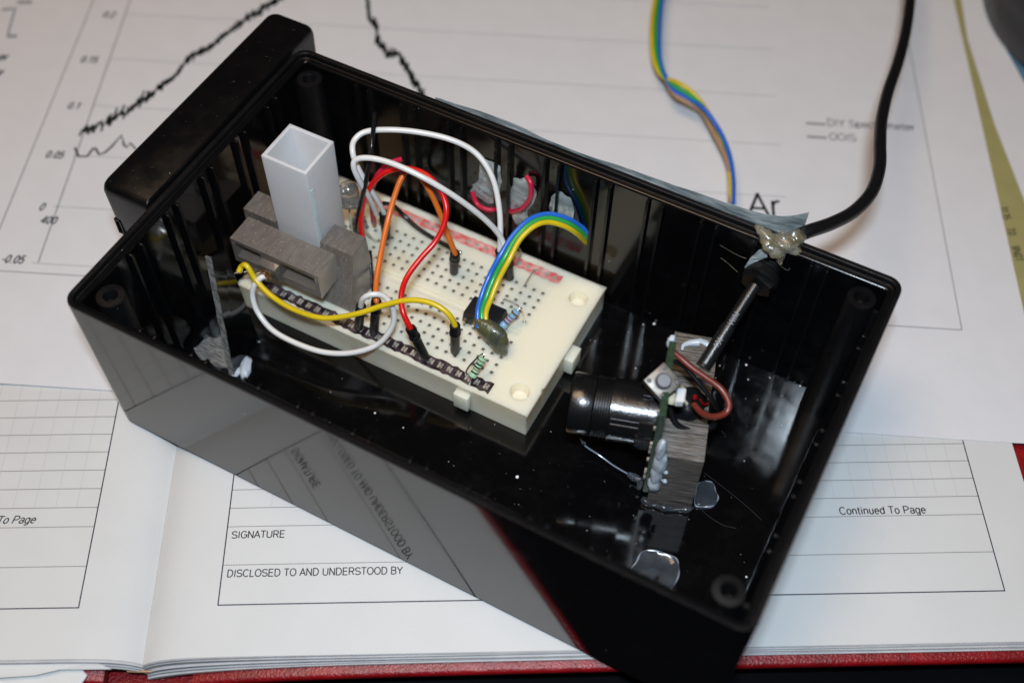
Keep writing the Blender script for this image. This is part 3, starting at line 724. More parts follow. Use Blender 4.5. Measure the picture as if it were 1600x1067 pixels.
for k in range(25):
    x = 7.90 - .2535 * k
    if x < 1.5: break
    mb = MB()
    mb.box((x - .065, 4.43, ZB + .0), (x - .012, 4.59, ZB + .035)); mb.box((x + .012, 4.43, ZB), (x + .060, 4.58, ZB + .032)); mb.box((x - .012, 4.48, ZB), (x + .012, 4.54, ZB + .02))
    mb.build('contact_clip', 'contact', bb)
for k in range(25):
    x = 7.85 - .2535 * k
    if x < 3.0 or k % 2 and rnd.random() < .2: continue
    mb = MB(); mb.prism([(x - .055 + rnd.uniform(-.01, .01), 8.22), (x + .05, 8.21), (x + .055, 8.30 + rnd.uniform(-.01, .01)), (x - .05, 8.31)], ZB, ZB + .012)
    mb.build('rail_slot', 'board', bb, smooth=False)

# ------------------------------------------------------------------ chip, resistors, small wires
ch_ = thing('integrated_circuit', (6.95, 6.16, ZB), 'black eight pin chip straddling the centre channel of the breadboard', 'chip')
mb = MB(); mb.hexa([(6.47, 5.86, 1.27), (7.43, 5.86, 1.27), (7.43, 6.50, 1.27), (6.47, 6.50, 1.27), (6.50, 5.89, 1.62), (7.40, 5.89, 1.62), (7.40, 6.47, 1.62), (6.50, 6.47, 1.62)]); mb.bevel(.015); mb.build('package', 'chip', ch_)
for k in range(4):
    for y, s_ in ((5.80, -1), (6.56, 1)):
        x = 6.57 + .253 * k; mb = MB()
        mb.box((x - .03, min(y, y - s_ * .09), 1.40), (x + .03, max(y, y - s_ * .09), 1.43)); mb.box((x - .03, y - .015, 1.05), (x + .03, y + .015, 1.43)); mb.build('pin', 'metal', ch_)

def resistor(p0, p1, r, body, bands, label, leads, group=None):
    p0, p1 = Vector(p0), Vector(p1); t = thing('resistor', p0, label, 'resistor', group); d = p1 - p0; Ln = d.length
    prof = []; mis = []
    n = 40
    for i in range(n + 1):
        u = i / n; e = min(u, 1 - u)
        rr = r * (1.0 if e > .06 else (.55 + .45 * math.sin(e / .06 * math.pi / 2))) * (1.0 if e < .2 else .86 + .0) if e > .24 or e < .2 else r * (.86 + .14 * (.24 - e) / .04)
        prof.append((u * Ln, rr if 0 < i < n else r * .35))
        m_ = 0
        for k, (b0_, b1_) in enumerate(bands):
            if b0_ <= u < b1_: m_ = k + 1
        mis.append(m_)
    mb = MB(); mb.lathe(p0, d, prof, 20, mi=mis[:n] + [0]); mb.build('body', body, t)
    for a in leads: mb = MB(); mb.tube([Vector(q) for q in a], .022, 8); mb.build('lead', 'metal', t)
    return t
b1, b2 = at(783, 512, 1.35), at(809, 485, 1.75)
resistor(b1, b2, .105, ['resblue', 'bandpurple', 'bandred', 'bandpurple', 'bandbrown'], [(.30, .36), (.45, .51), (.58, .64), (.8, .86)], 'blue striped resistor standing right of the black chip',
         [[b1, b1 + Vector((-.02, -.1, -.1)), at(781, 533, 1.1)], [b2, b2 + Vector((.05, .08, .02)), b2 + Vector((.12, .12, -.2)), b2 + Vector((.14, .12, -.7))]])
b1, b2 = at(737, 589, 1.45), at(755, 559, 1.85)
resistor(b1, b2, .105, ['resgreen', 'bandblack', 'bandred', 'bandblack', 'bandblack', 'bandbrown'], [(.22, .28), (.38, .43), (.50, .57), (.64, .71), (.84, .9)], 'pale green striped resistor at the front edge of the breadboard',
         [[b1, b1 + Vector((-.02, -.06, -.12)), b1 + Vector((-.02, -.08, -.4))], [b2, b2 + Vector((.0, .06, .06)), b2 + Vector((-.1, .02, .0)), at(731, 575, 1.5), at(727, 590, 1.15), at(727, 592, 1.0)]])
def small_wire(pts, r, m, label, name='jumper_pin', cat='wire', n=8):
    mb = MB(loc=pts[-1]); mb.tube(pts, r, n); return tag(mb.build(name, m), label, cat)
small_wire([at(800, 412, 1.1), at(801, 400, 1.5), at(804, 391, 1.75), at(810, 388, 1.85), at(814, 394, 1.75), at(811, 405, 1.4), at(806, 416, 1.1)], .022, 'contact', 'thin hooked wire loop behind the ribbon at the red rail')
small_wire([at(835, 424, 1.1), at(834, 422, 1.25), at(828, 432, 1.28), at(821, 444, 1.25), at(820, 448, 1.1)], .022, 'contact', 'thin bare staple wire bridging the red rail and first hole row')
small_wire([at(787, 470, 1.1), at(788, 468, 1.22), at(798, 471, 1.24), at(809, 477, 1.22), at(810, 480, 1.1)], .022, 'contact', 'short bare staple wire flat behind the blue resistor')

# ------------------------------------------------------------------ jumper wires
def plug(mb, base, top, r=.115):
    base, top = Vector(base), Vector(top); d = (top - base); Ln = d.length
    mb.lathe(base, d, [(0, r * .62), (.06, r * .92), (.10, r), (Ln * .66, r), (Ln * .67, r * 1.12), (Ln * .70, r * 1.22), (Ln * .76, r * 1.22), (Ln * .78, r * 1.08), (Ln * .98, r * 1.12), (Ln, r * 1.02), (Ln, r * .55), (Ln - .1, r * .5)], 20)
def jumper(pts, m, label, plugs=(), r=.070, stub=None, group='jumper wires on the breadboard', pins=True):
    t = thing('jumper_wire', pts[-1], label, 'wire', group)
    mb = MB(); mb.tube(pts, r, 14); mb.build('insulation', m, t)
    for b, tp_ in plugs:
        mb = MB(); plug(mb, b, tp_); mb.build('plug', 'plug', t)
        if pins:
            b = Vector(b); d = (Vector(tp_) - b).normalized(); mb = MB(); mb.tube([b - d * .22, b + d * .05], .028, 8); mb.build('pin', 'metal', t)
    return t
A = lambda L: [at(*q) for q in L]
pY = (at(711, 551, 1.2), at(711, 508, 2.48))
jumper(A([(373, 425, 2.25), (378, 416, 2.35), (386, 416, 2.45), (400, 438, 2.15), (425, 463, 1.95), (460, 484, 1.95), (505, 497, 2.05), (555, 491, 2.3), (600, 477, 2.6), (640, 469, 2.85), (675, 474, 2.9), (700, 490, 2.75)]) + [pY[1] + Vector((0, 0, -.02)), pY[1] - Vector((0, 0, .3))],
       'yellow', 'yellow jumper wire looping from the grey bar to a plug by the ribbon', [pY])
pW = (at(560, 513, 1.2), at(564, 478, 2.35))
jumper(A([(420, 431, 2.15), (408, 434, 2.2), (397, 447, 2.0), (395, 465, 1.7), (403, 488, 1.4), (425, 515, 1.15), (460, 535, 1.05), (505, 550, 1.05), (550, 551, 1.15), (590, 538, 1.4), (613, 510, 1.9), (614, 482, 2.4), (600, 463, 2.75), (582, 460, 2.85), (568, 466, 2.7)]) + [pW[1], pW[1] - Vector((0, 0, .3))],
       'white', 'white jumper wire hanging in a loop over the front edge of the breadboard', [pW])
pR = (at(666, 561, 1.25), at(641, 512, 2.35))
jumper(A([(567, 375, 2.0), (564, 350, 2.5), (567, 320, 3.1), (578, 293, 3.6), (598, 272, 4.0), (628, 263, 4.2), (660, 270, 4.25), (684, 291, 4.15), (697, 322, 3.9), (694, 350, 3.6), (680, 378, 3.3), (658, 403, 3.1), (636, 433, 2.9), (627, 462, 2.8), (630, 488, 2.65)]) + [pR[1], pR[1].lerp(pR[0], .3)],
       'red', 'bright red jumper wire arching high to a tilted plug in the front rail', [pR])
pO1 = (at(709, 427, 1.2), at(711, 396, 2.15)); pO2 = (at(584, 522, 1.2), at(588, 470, 2.55))
jumper([pO1[1] - Vector((0, 0, .3)), pO1[1]] + A([(700, 368, 2.6), (687, 332, 3.1), (672, 300, 3.6), (656, 276, 3.9), (640, 265, 4.0), (628, 277, 3.9), (617, 305, 3.6), (606, 345, 3.2), (596, 392, 2.9), (588, 440, 2.65)]) + [pO2[1], pO2[1] - Vector((0, 0, .3))],
       'orange', 'orange jumper wire arching between two black plugs', [pO1, pO2])
pA = (at(788, 432, 1.2), at(781, 391, 2.2)); pA2 = (at(604, 372, 1.2), at(600, 333, 2.3))
jumper([pA[1] - Vector((0, 0, .3)), pA[1]] + A([(782, 362, 2.7), (780, 325, 3.2), (772, 285, 3.7), (757, 255, 4.05), (735, 233, 4.3), (700, 217, 4.5), (655, 207, 4.6), (610, 203, 4.65), (572, 206, 4.7), (554, 219, 4.6), (551, 237, 4.5), (559, 262, 4.15), (575, 290, 3.6), (589, 312, 3.0)]) + [pA2[1], pA2[1] - Vector((0, 0, .3))],
       'white', 'upper white jumper wire making the large loop near the back wall', [pA, pA2])
pB = (at(797, 436, 1.2), at(793, 405, 2.1))
jumper([pB[1] - Vector((0, 0, .2)), pB[1]] + A([(783, 372, 2.6), (760, 345, 3.2), (722, 315, 3.9), (680, 288, 4.4), (640, 267, 4.65), (605, 253, 4.75), (575, 247, 4.75), (556, 250, 4.65), (553, 262, 4.45), (562, 283, 4.0), (576, 308, 3.3), (588, 335, 2.3)]),
       'white', 'lower white jumper wire crossing over the red wire', [pB])
small_wire(A([(585, 178, 4.9), (584, 195, 4.85), (581, 225, 4.75), (576, 260, 4.3), (570, 292, 3.8), (564, 318, 3.2), (558, 345, 2.5), (556, 370, 1.2)]), .058, 'black', 'thin black wire standing upright beside the frosted cuvette', 'upright_wire', n=12)
small_wire(A([(627, 249, 4.1), (612, 254, 4.1), (597, 265, 3.9), (586, 281, 3.6), (580, 305, 3.0), (583, 340, 2.0), (585, 352, 1.3)]), .065, 'pink', 'short crimson wire end poking up behind the red wire', 'cut_wire', n=12)
t = thing('black_jumper', at(680, 372, 1.3), 'black wire lying across the red rail of the breadboard with a bare metal tip', 'wire')
mb = MB(); mb.tube(A([(600, 318, 2.2), (615, 322, 1.75), (632, 338, 1.45), (655, 358, 1.3), (685, 377, 1.25), (712, 391, 1.24)]), .06, 12); mb.build('insulation', 'black', t)
mb = MB(); mb.tube(A([(709, 389, 1.24), (719, 394, 1.24)]), .035, 10); mb.lump(at(719, 394, 1.25), (.05, .05, .05), 2, sub=2); mb.build('bare_tip', 'metal', t)
# crimson wire seen through the two cable holes
small_wire([aty(738, 300, 8.82), aty(745, 318, 8.72), aty(757, 326, 8.68), aty(770, 328, 8.74), aty(778, 322, 8.84)], .06, 'pink', 'crimson wire curl inside the leftmost taped cable hole', 'hole_wire', n=12)
small_wire([aty(823, 276, 8.84), aty(829, 286, 8.74), aty(830, 300, 8.70), aty(826, 314, 8.68), aty(815, 326, 8.68), aty(801, 331, 8.76), aty(797, 329, 8.84)], .065, 'pink', 'crimson wire curving across the middle taped cable hole', 'hole_wire', n=12)

# ribbon inside
rb = thing('ribbon_cable', at(785, 560, 1.2), 'three strand blue green yellow ribbon curving from the back wall to the breadboard', 'ribbon cable')
zz = [None, 2.75, 3.1, 3.3, 3.35, 3.2, 2.95, 2.6, 2.35, 2.1, 1.9]
SB = {'blue': [(921, 366), (905, 352), (885, 341), (858, 334), (830, 340), (803, 362), (779, 396), (761, 432), (749, 463), (744, 488), (746, 512)],
      'green': [(921, 376), (905, 361), (885, 349), (857, 340), (832, 347), (808, 369), (788, 402), (771, 436), (759, 466), (753, 490), (756, 514)],
      'yellow': [(921, 384), (905, 369), (885, 357), (857, 346), (835, 354), (815, 378), (800, 410), (783, 441), (770, 468), (763, 491), (767, 515)]}
G = [(921, 375), (905, 360), (885, 348), (857, 341), (832, 348), (808, 370), (789, 402), (772, 434), (760, 464), (753, 488), (754, 512)]
for c, off in (('blue', -6.4), ('green', 0), ('yellow', 6.4)):
    P = []
    for i, (x, y) in enumerate(G):
        x0, y0 = G[max(0, i - 1)]; x1, y1 = G[min(len(G) - 1, i + 1)]; l = math.hypot(x1 - x0, y1 - y0)
        of = off * (1 + .22 * (5 < i < 9)); X_, Y_ = x + (y1 - y0) / l * of, y - (x1 - x0) / l * of
        P.append(aty(X_, Y_, 8.95) if i == 0 else at(X_, Y_, zz[i]))
    mb = MB(); mb.tube(P, .064, 12, sub=9); mb.build('strand', c, rb)
mb = MB()
ha, hb = at(757, 498, 2.05), at(783, 552, 1.28); d = (hb - ha)
side_ = Vector((1, .1, 0)).normalized()
rings = []
for i in range(15):
    u = i / 14; c = ha.lerp(hb, u); c.z += .10 * math.sin(u * math.pi)
    wv = (.22 + .20 * math.sin(min(1, u * 1.25) * math.pi) ** .8) if u < .9 else .20; tv = .10 + .10 * math.sin(u * math.pi)
    if i in (0, 14): wv *= .7; tv *= .6
    up = d.normalized().cross(side_).normalized()
    rings.append([c + side_ * wv * math.cos(a) * (1 + .10 * noise.noise(Vector((math.cos(a) * 2, u * 5, 1)))) + up * tv * math.sin(a) * (1 + .15 * noise.noise(Vector((a, u * 6, 4)))) for a in [2 * math.pi * k / 20 for k in range(20)]])
mb.rings(rings); mb.build('shrink_sleeve', 'shrink', rb, ang=80)

# ------------------------------------------------------------------ cuvette and its holder
cv = thing('cuvette', (2.18, 5.90, ZB), 'tall frosted white square cuvette standing in the grey holder', 'cuvette')
cx0, cx1, cy0, cy1, ct = 1.57, 2.80, 5.32, 6.50, 5.16; wl = .095
mb = MB()
def sq(x0, x1, y0, y1, z): return [(x0, y0, z), (x1, y0, z), (x1, y1, z), (x0, y1, z)]
mb.rings([sq(cx0 + .03, cx1 - .03, cy0 + .03, cy1 - .03, ZB + .01), sq(cx0, cx1, cy0, cy1, ct), sq(cx0 + wl, cx1 - wl, cy0 + wl, cy1 - wl, ct), sq(cx0 + wl + .03, cx1 - wl - .03, cy0 + wl + .03, cy1 - wl - .03, ZB + .2)])
mb.bevel(.022, 2); mb.build('body', 'cuvette', cv, ang=40)
mb = MB(); mb.box((cx1 - .02, cy0 + .05, ZB + .6), (cx1 + .012, cy0 + .095, ct - .62)); mb.box((cx1 - .02, cy0 + .125, ZB + .6), (cx1 + .010, cy0 + .15, ct - .62)); mb.build('highlight_strip', 'cuvedge', cv)  # thin pale ridges shaped to stand in for the highlight along the corner
mb = MB(); mb.tube([(1.83, cy0 - .006, 4.55), (1.95, cy0 - .006, 4.05), (1.99, cy0 - .006, 4.6)], .008, 6, spline=False); mb.build('mould_mark', 'whiteplastic', cv)

hd = thing('cuvette_holder', (2.2, 5.2, ZB), 'grey resin three part holder clamping the frosted cuvette', 'holder')
# front bar with two window recesses and a lamp boss
x0, x1, y0, y1, z0, z1 = .86, 3.40, 4.39, 5.17, 1.95, 2.80
mb = MB()
fw = .10; wins = [(x0 + .10, 1.72), (2.28, x1 - .12)]; zw0, zw1 = z0 + .22, z1 - .12
XS = sorted([x0, x1] + [a for w_ in wins for a in w_]); ZS = [z0, zw0, zw1, z1]
Vd = {}
def fv(x, z, y): 
    k = (round(x, 4), round(z, 4), round(y, 4))
    if k not in Vd: Vd[k] = mb.v((x, y, z))
    return Vd[k]
dp = .34
for i in range(len(XS) - 1):
    for j in range(3):
        a, b, c, d = XS[i], XS[i + 1], ZS[j], ZS[j + 1]
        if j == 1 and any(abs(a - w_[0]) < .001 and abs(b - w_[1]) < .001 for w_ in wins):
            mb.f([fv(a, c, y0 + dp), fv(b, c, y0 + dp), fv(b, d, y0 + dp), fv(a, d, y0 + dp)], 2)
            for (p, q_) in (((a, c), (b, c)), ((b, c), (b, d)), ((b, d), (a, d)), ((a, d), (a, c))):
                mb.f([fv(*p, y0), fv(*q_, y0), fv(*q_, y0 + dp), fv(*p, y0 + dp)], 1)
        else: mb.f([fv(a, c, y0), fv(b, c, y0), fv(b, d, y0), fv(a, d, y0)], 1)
def quadgrid(pts4, mi): mb.f([mb.v(p) for p in pts4], mi)
bot = [(x, y0, z0) for x in XS]; 
mb.f([fv(x, z1, y0) for x in XS] + [mb.v((x1, y1, z1)), mb.v((x0, y1, z1))], 0)
quadgrid([(x0, y0, z0), (x0, y1, z0), (x1, y1, z0), (x1, y0, z0)], 1); quadgrid([(x0, y1, z0), (x0, y1, z1), (x1, y1, z1), (x1, y1, z0)], 1)
quadgrid([(x0, y0, z0), (x0, y0, z1), (x0, y1, z1), (x0, y1, z0)], 1); quadgrid([(x1, y0, z0), (x1, y1, z0), (x1, y1, z1), (x1, y0, z1)], 1)
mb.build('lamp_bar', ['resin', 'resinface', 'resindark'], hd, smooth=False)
mb = MB(); mb.hexa([(1.72, 4.30, 1.97), (2.27, 4.30, 1.97), (2.27, 4.55, 1.97), (1.72, 4.55, 1.97), (1.76, 4.22, 2.50), (2.23, 4.22, 2.50), (2.27, 4.55, 2.62), (1.72, 4.55, 2.62)]); mb.bevel(.02); mb.build('lamp_boss', 'resinface', hd)
mb = MB(); mb.lump((1.93, 4.20, 2.22), (.17, .07, .14), 5, .5, 2.5, sub=3); mb.build('solder_joint', 'copper', hd)
mb = MB(); mb.tube(A([(367, 427, 2.15), (385, 425, 2.2), (404, 427, 2.25), (418, 422, 2.35), (437, 415, 2.5)]), .026, 8); mb.build('lamp_lead', 'metal', hd)
mb = MB(); mb.tube(A([(404, 429, 2.22), (420, 425, 2.3), (436, 419, 2.4)]), .02, 8); mb.build('lamp_lead', 'metal', hd)
# right gusset with a leaning front
def gusset(x0, x1, slope, mname='gusset_block'):
    mb = MB(); mb.hexa([(x0, 5.33 - slope, ZB + .01), (x1 + .12, 5.33 - slope, ZB + .01), (x1 + .12, 5.99, ZB + .01), (x0, 5.99, ZB + .01), (x0, 5.33, 2.80), (x1, 5.33, 2.80), (x1 - .03, 5.99, 2.80), (x0, 5.99, 2.80)])
    mb.bm.faces.ensure_lookup_table()
    for i, f in enumerate(mb.bm.faces): f.material_index = 0 if i in (1, 2) else 1
    mb.bevel(.012, 1); mb.build(mname, ['resin', 'resinface'], hd, smooth=False)
gusset(2.84, 3.78, .50); gusset(.58, 1.53, .0)

# lamp behind the cuvette
ld = thing('photodiode_lamp', at(545, 300, 3.0), 'clear round lamp on bare leads behind the frosted cuvette', 'lamp')
c_ = at(545, 302, 3.15)
mb = MB(); mb.lathe(c_ + Vector((0, 0, -.3)), (0, 0, 1), [(0, .18), (.03, .31), (.10, .31), (.12, .25), (.42, .25), (.55, .20), (.62, .1), (.64, 0)], 24); mb.build('bulb', 'ledclear', ld)
mb = MB(); mb.lump(c_ + Vector((.05, .02, .12)), (.12, .12, .12), 7, .5, 3, sub=2); mb.build('inner_electrode', 'metal', ld)
mb = MB(); mb.tube([c_ + Vector((-.05, 0, -.3)), c_ + Vector((-.08, .02, -1.1)), c_ + Vector((-.1, .02, -2))], .03, 8); mb.build('lead', 'cream', ld)
mb = MB(); mb.tube(A([(556, 325, 2.6), (566, 352, 2.0), (578, 368, 1.5), (590, 380, 1.12)]), .028, 8); mb.build('lead', 'cream', ld)
o_ = MB(loc=at(562, 352, 1.3)); o_.lump(at(560, 350, 1.4), (.22, .22, .25), 8, .35, 2, flat=ZB + .005); tag(o_.build('glue_blob', 'glueclear'), 'small clear glue blob behind the grey holder on the breadboard', 'glue')
small_wire(A([(578, 392, 2.0), (580, 420, 1.8), (583, 450, 1.6), (585, 480, 1.2)]), .05, 'black', 'black wire hanging down beside the grey right gusset', 'hanging_wire', n=10)

# ------------------------------------------------------------------ dark upright strip in the left corner
sp = thing('divider_plate', (1.8, 2.35, .26), 'thin upright black plate with rough grey cut edge near the left corner', 'plate')
a_, b_ = at(362, 588, .26), at(325, 402, 4.0); n_ = Vector((-.97, .05, 0))
wv = Vector((.15, .02, 0))
mb = MB(); N = 30; rings = []
for i in range(N + 1):
    u = i / N; c = a_.lerp(b_, u) + Vector((.03 * noise.noise(Vector((u * 9, 0, 0))), 0, 0)); j = .012 * noise.noise(Vector((u * 30, 5, 0)))
    rings.append([c - wv * (.5 + j * 3), c + wv * (.5 + j * 3), c + wv * .45 + Vector((0, .03, 0)), c - wv * .45 + Vector((0, .03, 0))])
mb.rings(rings); mb.build('cut_edge', 'rough', sp, ang=80)
mb = MB(); B0, B1 = a_ + Vector((0, .035, 0)), b_ + Vector((0, .035, 0))
mb.hexa([B0 - wv * .45, B0 + wv * .45, B0 + wv * .45 + Vector((-.1, 1.2, 0)), B0 - wv * .45 + Vector((-.1, 1.2, 0)), B1 - wv * .45, B1 + wv * .45, B1 + wv * .45 + Vector((-.05, .5, -.3)), B1 - wv * .45 + Vector((-.05, .5, -.3))]); mb.build('plate', 'inner', sp, smooth=False)
mb = MB(loc=at(382, 575, .26)); c = at(382, 578, .3)
mb.lump(c + Vector((0, .06, .02)), (.15, .34, .13), 3, .25, 1.5, flat=.255, mx=Matrix.Rotation(.55, 3, 'Z')); mb.lump(c + Vector((-.10, -.1, 0)), (.09, .2, .08), 6, .2, 1.5, flat=.255, mx=Matrix.Rotation(-.2, 3, 'Z'))
tag(mb.build('glue_drop', 'gluewhite', ang=90), 'pale blue glue drop at the foot of the thin upright plate', 'glue')

# ------------------------------------------------------------------ webcam module
EX = Vector((.956, .292, 0)); EY = Vector((-.292, .956, 0)); EZ = Vector((0, 0, 1)); PB = Vector((12.30, 3.95, .70))
wc = thing('webcam_module', PB + EY * .96, 'stripped camera module with black lens barrel and green board glued to the grey wood block', 'camera')
mb = MB(); mb.obox(PB, EX * .15, EY * 1.93, EZ * 3.36); mb.bevel(.01, 1)
pcb = mb.build('circuit_board', 'pcb', wc, smooth=False)
rnd = random.Random(21)
for k in range(14):
    h_ = rnd.uniform(.1, 3.2); mb = MB(); s_ = rnd.uniform(.03, .06); mb.obox(PB + EY * rnd.uniform(.02, .12) + EZ * h_ - EX * .05, EX * .06, EY * .06, EZ * s_ * 2)
    mb.build('solder_pad', 'contact', pcb, smooth=False)
LC = PB + EY * .965 + EZ * 1.78; AX = -EX
mb = MB()
mb.lathe(LC, AX, [(0, .74), (.20, .74), (.21, .71), (.98, .71), (.985, .735), (1.02, .735), (1.03, .69)], 64); mb.build('lens_housing', 'lens', wc, ang=30)
mb = MB()
ang = lambda a: (-EY * math.cos(a) + EZ * math.sin(a))
def lug(a, r0, r1, wdt, l0, l1):
    n_, t_ = ang(a), AX.cross(ang(a)).normalized()
    mb.obox(LC + n_ * r0 - t_ * wdt / 2 + AX * l0, n_ * (r1 - r0), t_ * wdt, AX * (l1 - l0))
lug(.60, .6, .83, .30, .02, .36); lug(.05, .6, .84, .30, .02, .40); lug(-.4, .6, .80, .2, .02, .30); lug(.66, .6, .745, .06, .3, 1.0); lug(.50, .6, .735, .04, .3, 1.0); lug(1.7, .6, .80, .3, .02, .36)
mb.bevel(.012, 1); mb.build('housing_lug', 'lens', wc)
prof = [(1.03, .67)]
for k in range(6): prof += [(1.045 + k * .06, .665), (1.06 + k * .06, .695), (1.08 + k * .06, .695), (1.095 + k * .06, .665)]
mb = MB(); mb.lathe(LC, AX, prof, 48); mb.build('focus_thread', 'plug', wc, ang=30)
mb = MB(); mb.lathe(LC, AX, [(1.40, .66), (1.41, .69), (1.43, .70), (1.88, .70), (1.92, .68), (1.92, .48), (1.82, .35), (1.80, .3)], 64); fr = mb.build('focus_ring', 'lens', wc, ang=30)
mb = MB(); mb.lathe(LC, AX, [(1.79, .32), (1.84, .2), (1.855, .08), (1.86, 0)], 32); mb.build('lens_glass', 'lensglass', wc)
# push switch facing up
sc_ = at(1036, 596, 4.15); 
e1 = (at(1068.4, 590, 4.15) - at(1034.7, 622.8, 4.15)).normalized(); e1 = (CR * 33.7 - CD * 32.8 * -1 * -1).normalized()
vn = -CF * .75 + Vector((0, 0, .25)); vn.normalize()
e1 = (CR * 32 + CD * -28); e1 = (e1 - e1.dot(vn) * vn).normalized(); e2 = vn.cross(e1).normalized()
sw = .30
mb = MB(); mb.obox(sc_ - e1 * sw - e2 * sw - vn * .32, e1 * 2 * sw, e2 * 2 * sw, vn * .30); mb.bevel(.02, 1); s1 = mb.build('push_switch', 'plug', wc)
mb = MB(); mb.obox(sc_ - e1 * sw * .97 - e2 * sw * .97 - vn * .02, e1 * 2 * sw * .97, e2 * 2 * sw * .97, vn * .03); mb.bevel(.02, 2); mb.build('cover_plate', 'switchmetal', s1)
for a, b in ((1, 1), (-1, 1), (1, -1), (-1, -1)):
    mb = MB(); mb.lathe(sc_ + e1 * a * .21 + e2 * b * .21, vn, [(0, .055), (.035, .05), (.05, .02)], 14); mb.build('rivet', 'switchcap', s1)
mb = MB(); mb.lathe(sc_, vn, [(.0, .19), (.03, .185), (.035, .165), (.17, .16), (.20, .135), (.20, 0.02)], 24); mb.build('button', 'switchcap', s1)
# link from the switch down to the board
mb = MB(); tb = PB + EY * .9 + EZ * 3.2; mb.tube([sc_ - vn * .3, tb + Vector((.1, 0, 0))], .12, 8, spline=False); mb.build('switch_post', 'plug', wc)
mb = MB(); cc = at(1058, 625, 3.6)
mb.obox(cc - EX * .05 - EY * .18, EX * .2 + EZ * .05, EY * .36, EZ * .22); mb.bevel(.03, 1); mb.build('white_socket', 'whiteplastic', wc)
mb = MB(); mb.lump(at(1050, 622, 3.5), (.12, .16, .1), 4, .4, 2, sub=2); mb.tube(A([(1062, 602, 3.7), (1066, 606, 3.6)]), .05, 8); mb.tube(A([(1068, 624, 3.3), (1074, 631, 3.2)]), .03, 8); mb.build('pale_socket', 'cream', wc)
mb = MB(); mb.lump(at(1086, 621, 3.0), (.06, .06, .08), 3, .1, 1, sub=3); mb.build('red_bulb', 'ledred', wc)
mb = MB(); mb.lump(at(1075, 632, 2.3), (.40, .45, .35), 3, .15, 1.5, sub=3); mb.build('microphone_case', 'cable', wc)
SM = Vector((12.45, 3.97, .26)) - EY * .06 + EX * .05; mb = MB(loc=SM)
for h_, r_, k in ((1.75, (.14, .12, .45), 13), (2.3, (.17, .13, .48), 14), (2.85, (.12, .14, .38), 15), (1.3, (.15, .12, .26), 16)): mb.lump(SM + EZ * (h_ - .26) + EX * .02 * (k % 3), r_, k, .22, 1.6)
mb.lump(SM + EZ * 1.25 + EX * .24, (.07, .06, .07), 17, .3, 2, sub=2); mb.lump(SM + EZ * 1.65 + EX * .22, (.06, .06, .06), 18, .3, 2, sub=2)
gs = mb.build('glue_seam', 'gluewhite', ang=90)
rm = gs.modifiers.new('fuse', 'REMESH'); rm.mode = 'VOXEL'; rm.voxel_size = .02 * K; rm.use_smooth_shade = True
smo = gs.modifiers.new('melt', 'SMOOTH'); smo.iterations = 8; smo.factor = .6
tag(gs, 'thick white glue seam joining the green camera board to the wood block', 'glue')
mb = MB(loc=at(1048, 540, 3.9)); mb.lump(at(1049, 535, 3.9), (.10, .12, .22), 17, .3, 2.0); tag(mb.build('glue_dab', 'gluewhite', ang=90), 'white glue dab on the top corner of the green camera board', 'glue')

# wood block
WB = Vector((12.45, 3.97, .26)); 
wb = thing('wood_block', WB + EX * .5, 'weathered grey wood block standing behind the camera board', 'block')
prof = [(0, 0), (3.30, 0), (3.30, 2.35), (2.1, 2.32)]
for k in range(9):
    a = math.pi * k / 8; prof.append((1.55 + .62 * math.cos(a), 2.32 - .45 * math.sin(a)))
prof += [(.92, 2.34), (0.06, 2.28), (0, 2.24)]
mb = MB(); nseg = 6; rings = []
for i in range(nseg + 1):
    x = 1.02 * i / nseg; rings.append([WB + EX * (x + .02 * noise.noise(Vector((b * 2, a, 0))) * 0 + .0) + EY * (a + .015 * noise.noise(Vector((x * 4, a, b * 3)))) + EZ * (b + (.02 * noise.noise(Vector((x * 5, a * 2, 7))) if b > .1 else 0)) for a, b in prof])
mb.rings(rings); mb.build('block', 'wood', wb, ang=30)
wb.rotation_euler = (0, 0, 0)
mb = MB(loc=at(1085, 545, 2.6)); mb.tube(A([(1066, 547, 2.64), (1068, 540, 2.64), (1078, 536, 2.64), (1092, 535, 2.64)]), lambda t: .03 + .07 * t, 8); mb.lump(at(1100, 535, 2.6), (.20, .08, .05), 5, .3, 2); tag(mb.build('glue_smear', 'gluewhite', ang=90), 'white glue smear on the rear top of the wood block', 'glue')
def pad(name, pts, z, hgt, m, label, seed=1, rim=True, flat=True):
    P = [at(x, y, z) for x, y in pts]; P = crom(P + [P[0]], 5)[:-1]; c = sum(P, Vector()) / len(P); mb = MB(loc=c); rings = []
    for k, d in ((1.0, 0), (.99, hgt * .6), (.93, hgt), (.82, hgt * (.7 if rim else 1.05)), (.5, hgt * (.55 if rim else 1.1)), (.15, hgt * (.55 if rim else 1.1))):
        rings.append([Vector((c.x + (p.x - c.x) * k, c.y + (p.y - c.y) * k, z + d + hgt * .35 * noise.noise(Vector((p.x * 4 * k, p.y * 4 * k, seed))) * (d > 0))) for p in P])
    mb.rings(rings); o_ = mb.build(name, m, ang=80); tag(o_, label, 'glue')
    mb = MB(); mb.tube([p.lerp(Vector((c.x, c.y, z)), .05) + Vector((0, 0, hgt * .7)) for p in P] + [P[0].lerp(Vector((c.x, c.y, z)), .05) + Vector((0, 0, hgt * .7))], lambda t: .018 + .010 * math.sin(t * 40), 8, spline=False)
    for v in mb.bm.verts: v.co -= c
    e = mb.build('rim', 'glue', None, loc=(0, 0, 0)); e.parent = o_
    return o_
pad('glue_pad', [(992, 880), (1003, 862), (1028, 862), (1055, 872), (1062, 888), (1058, 910), (1040, 925), (1000, 905), (984, 893)], .255, .10, 'glueclear', 'clear rounded glue pad on the box floor by the front wall', 3)
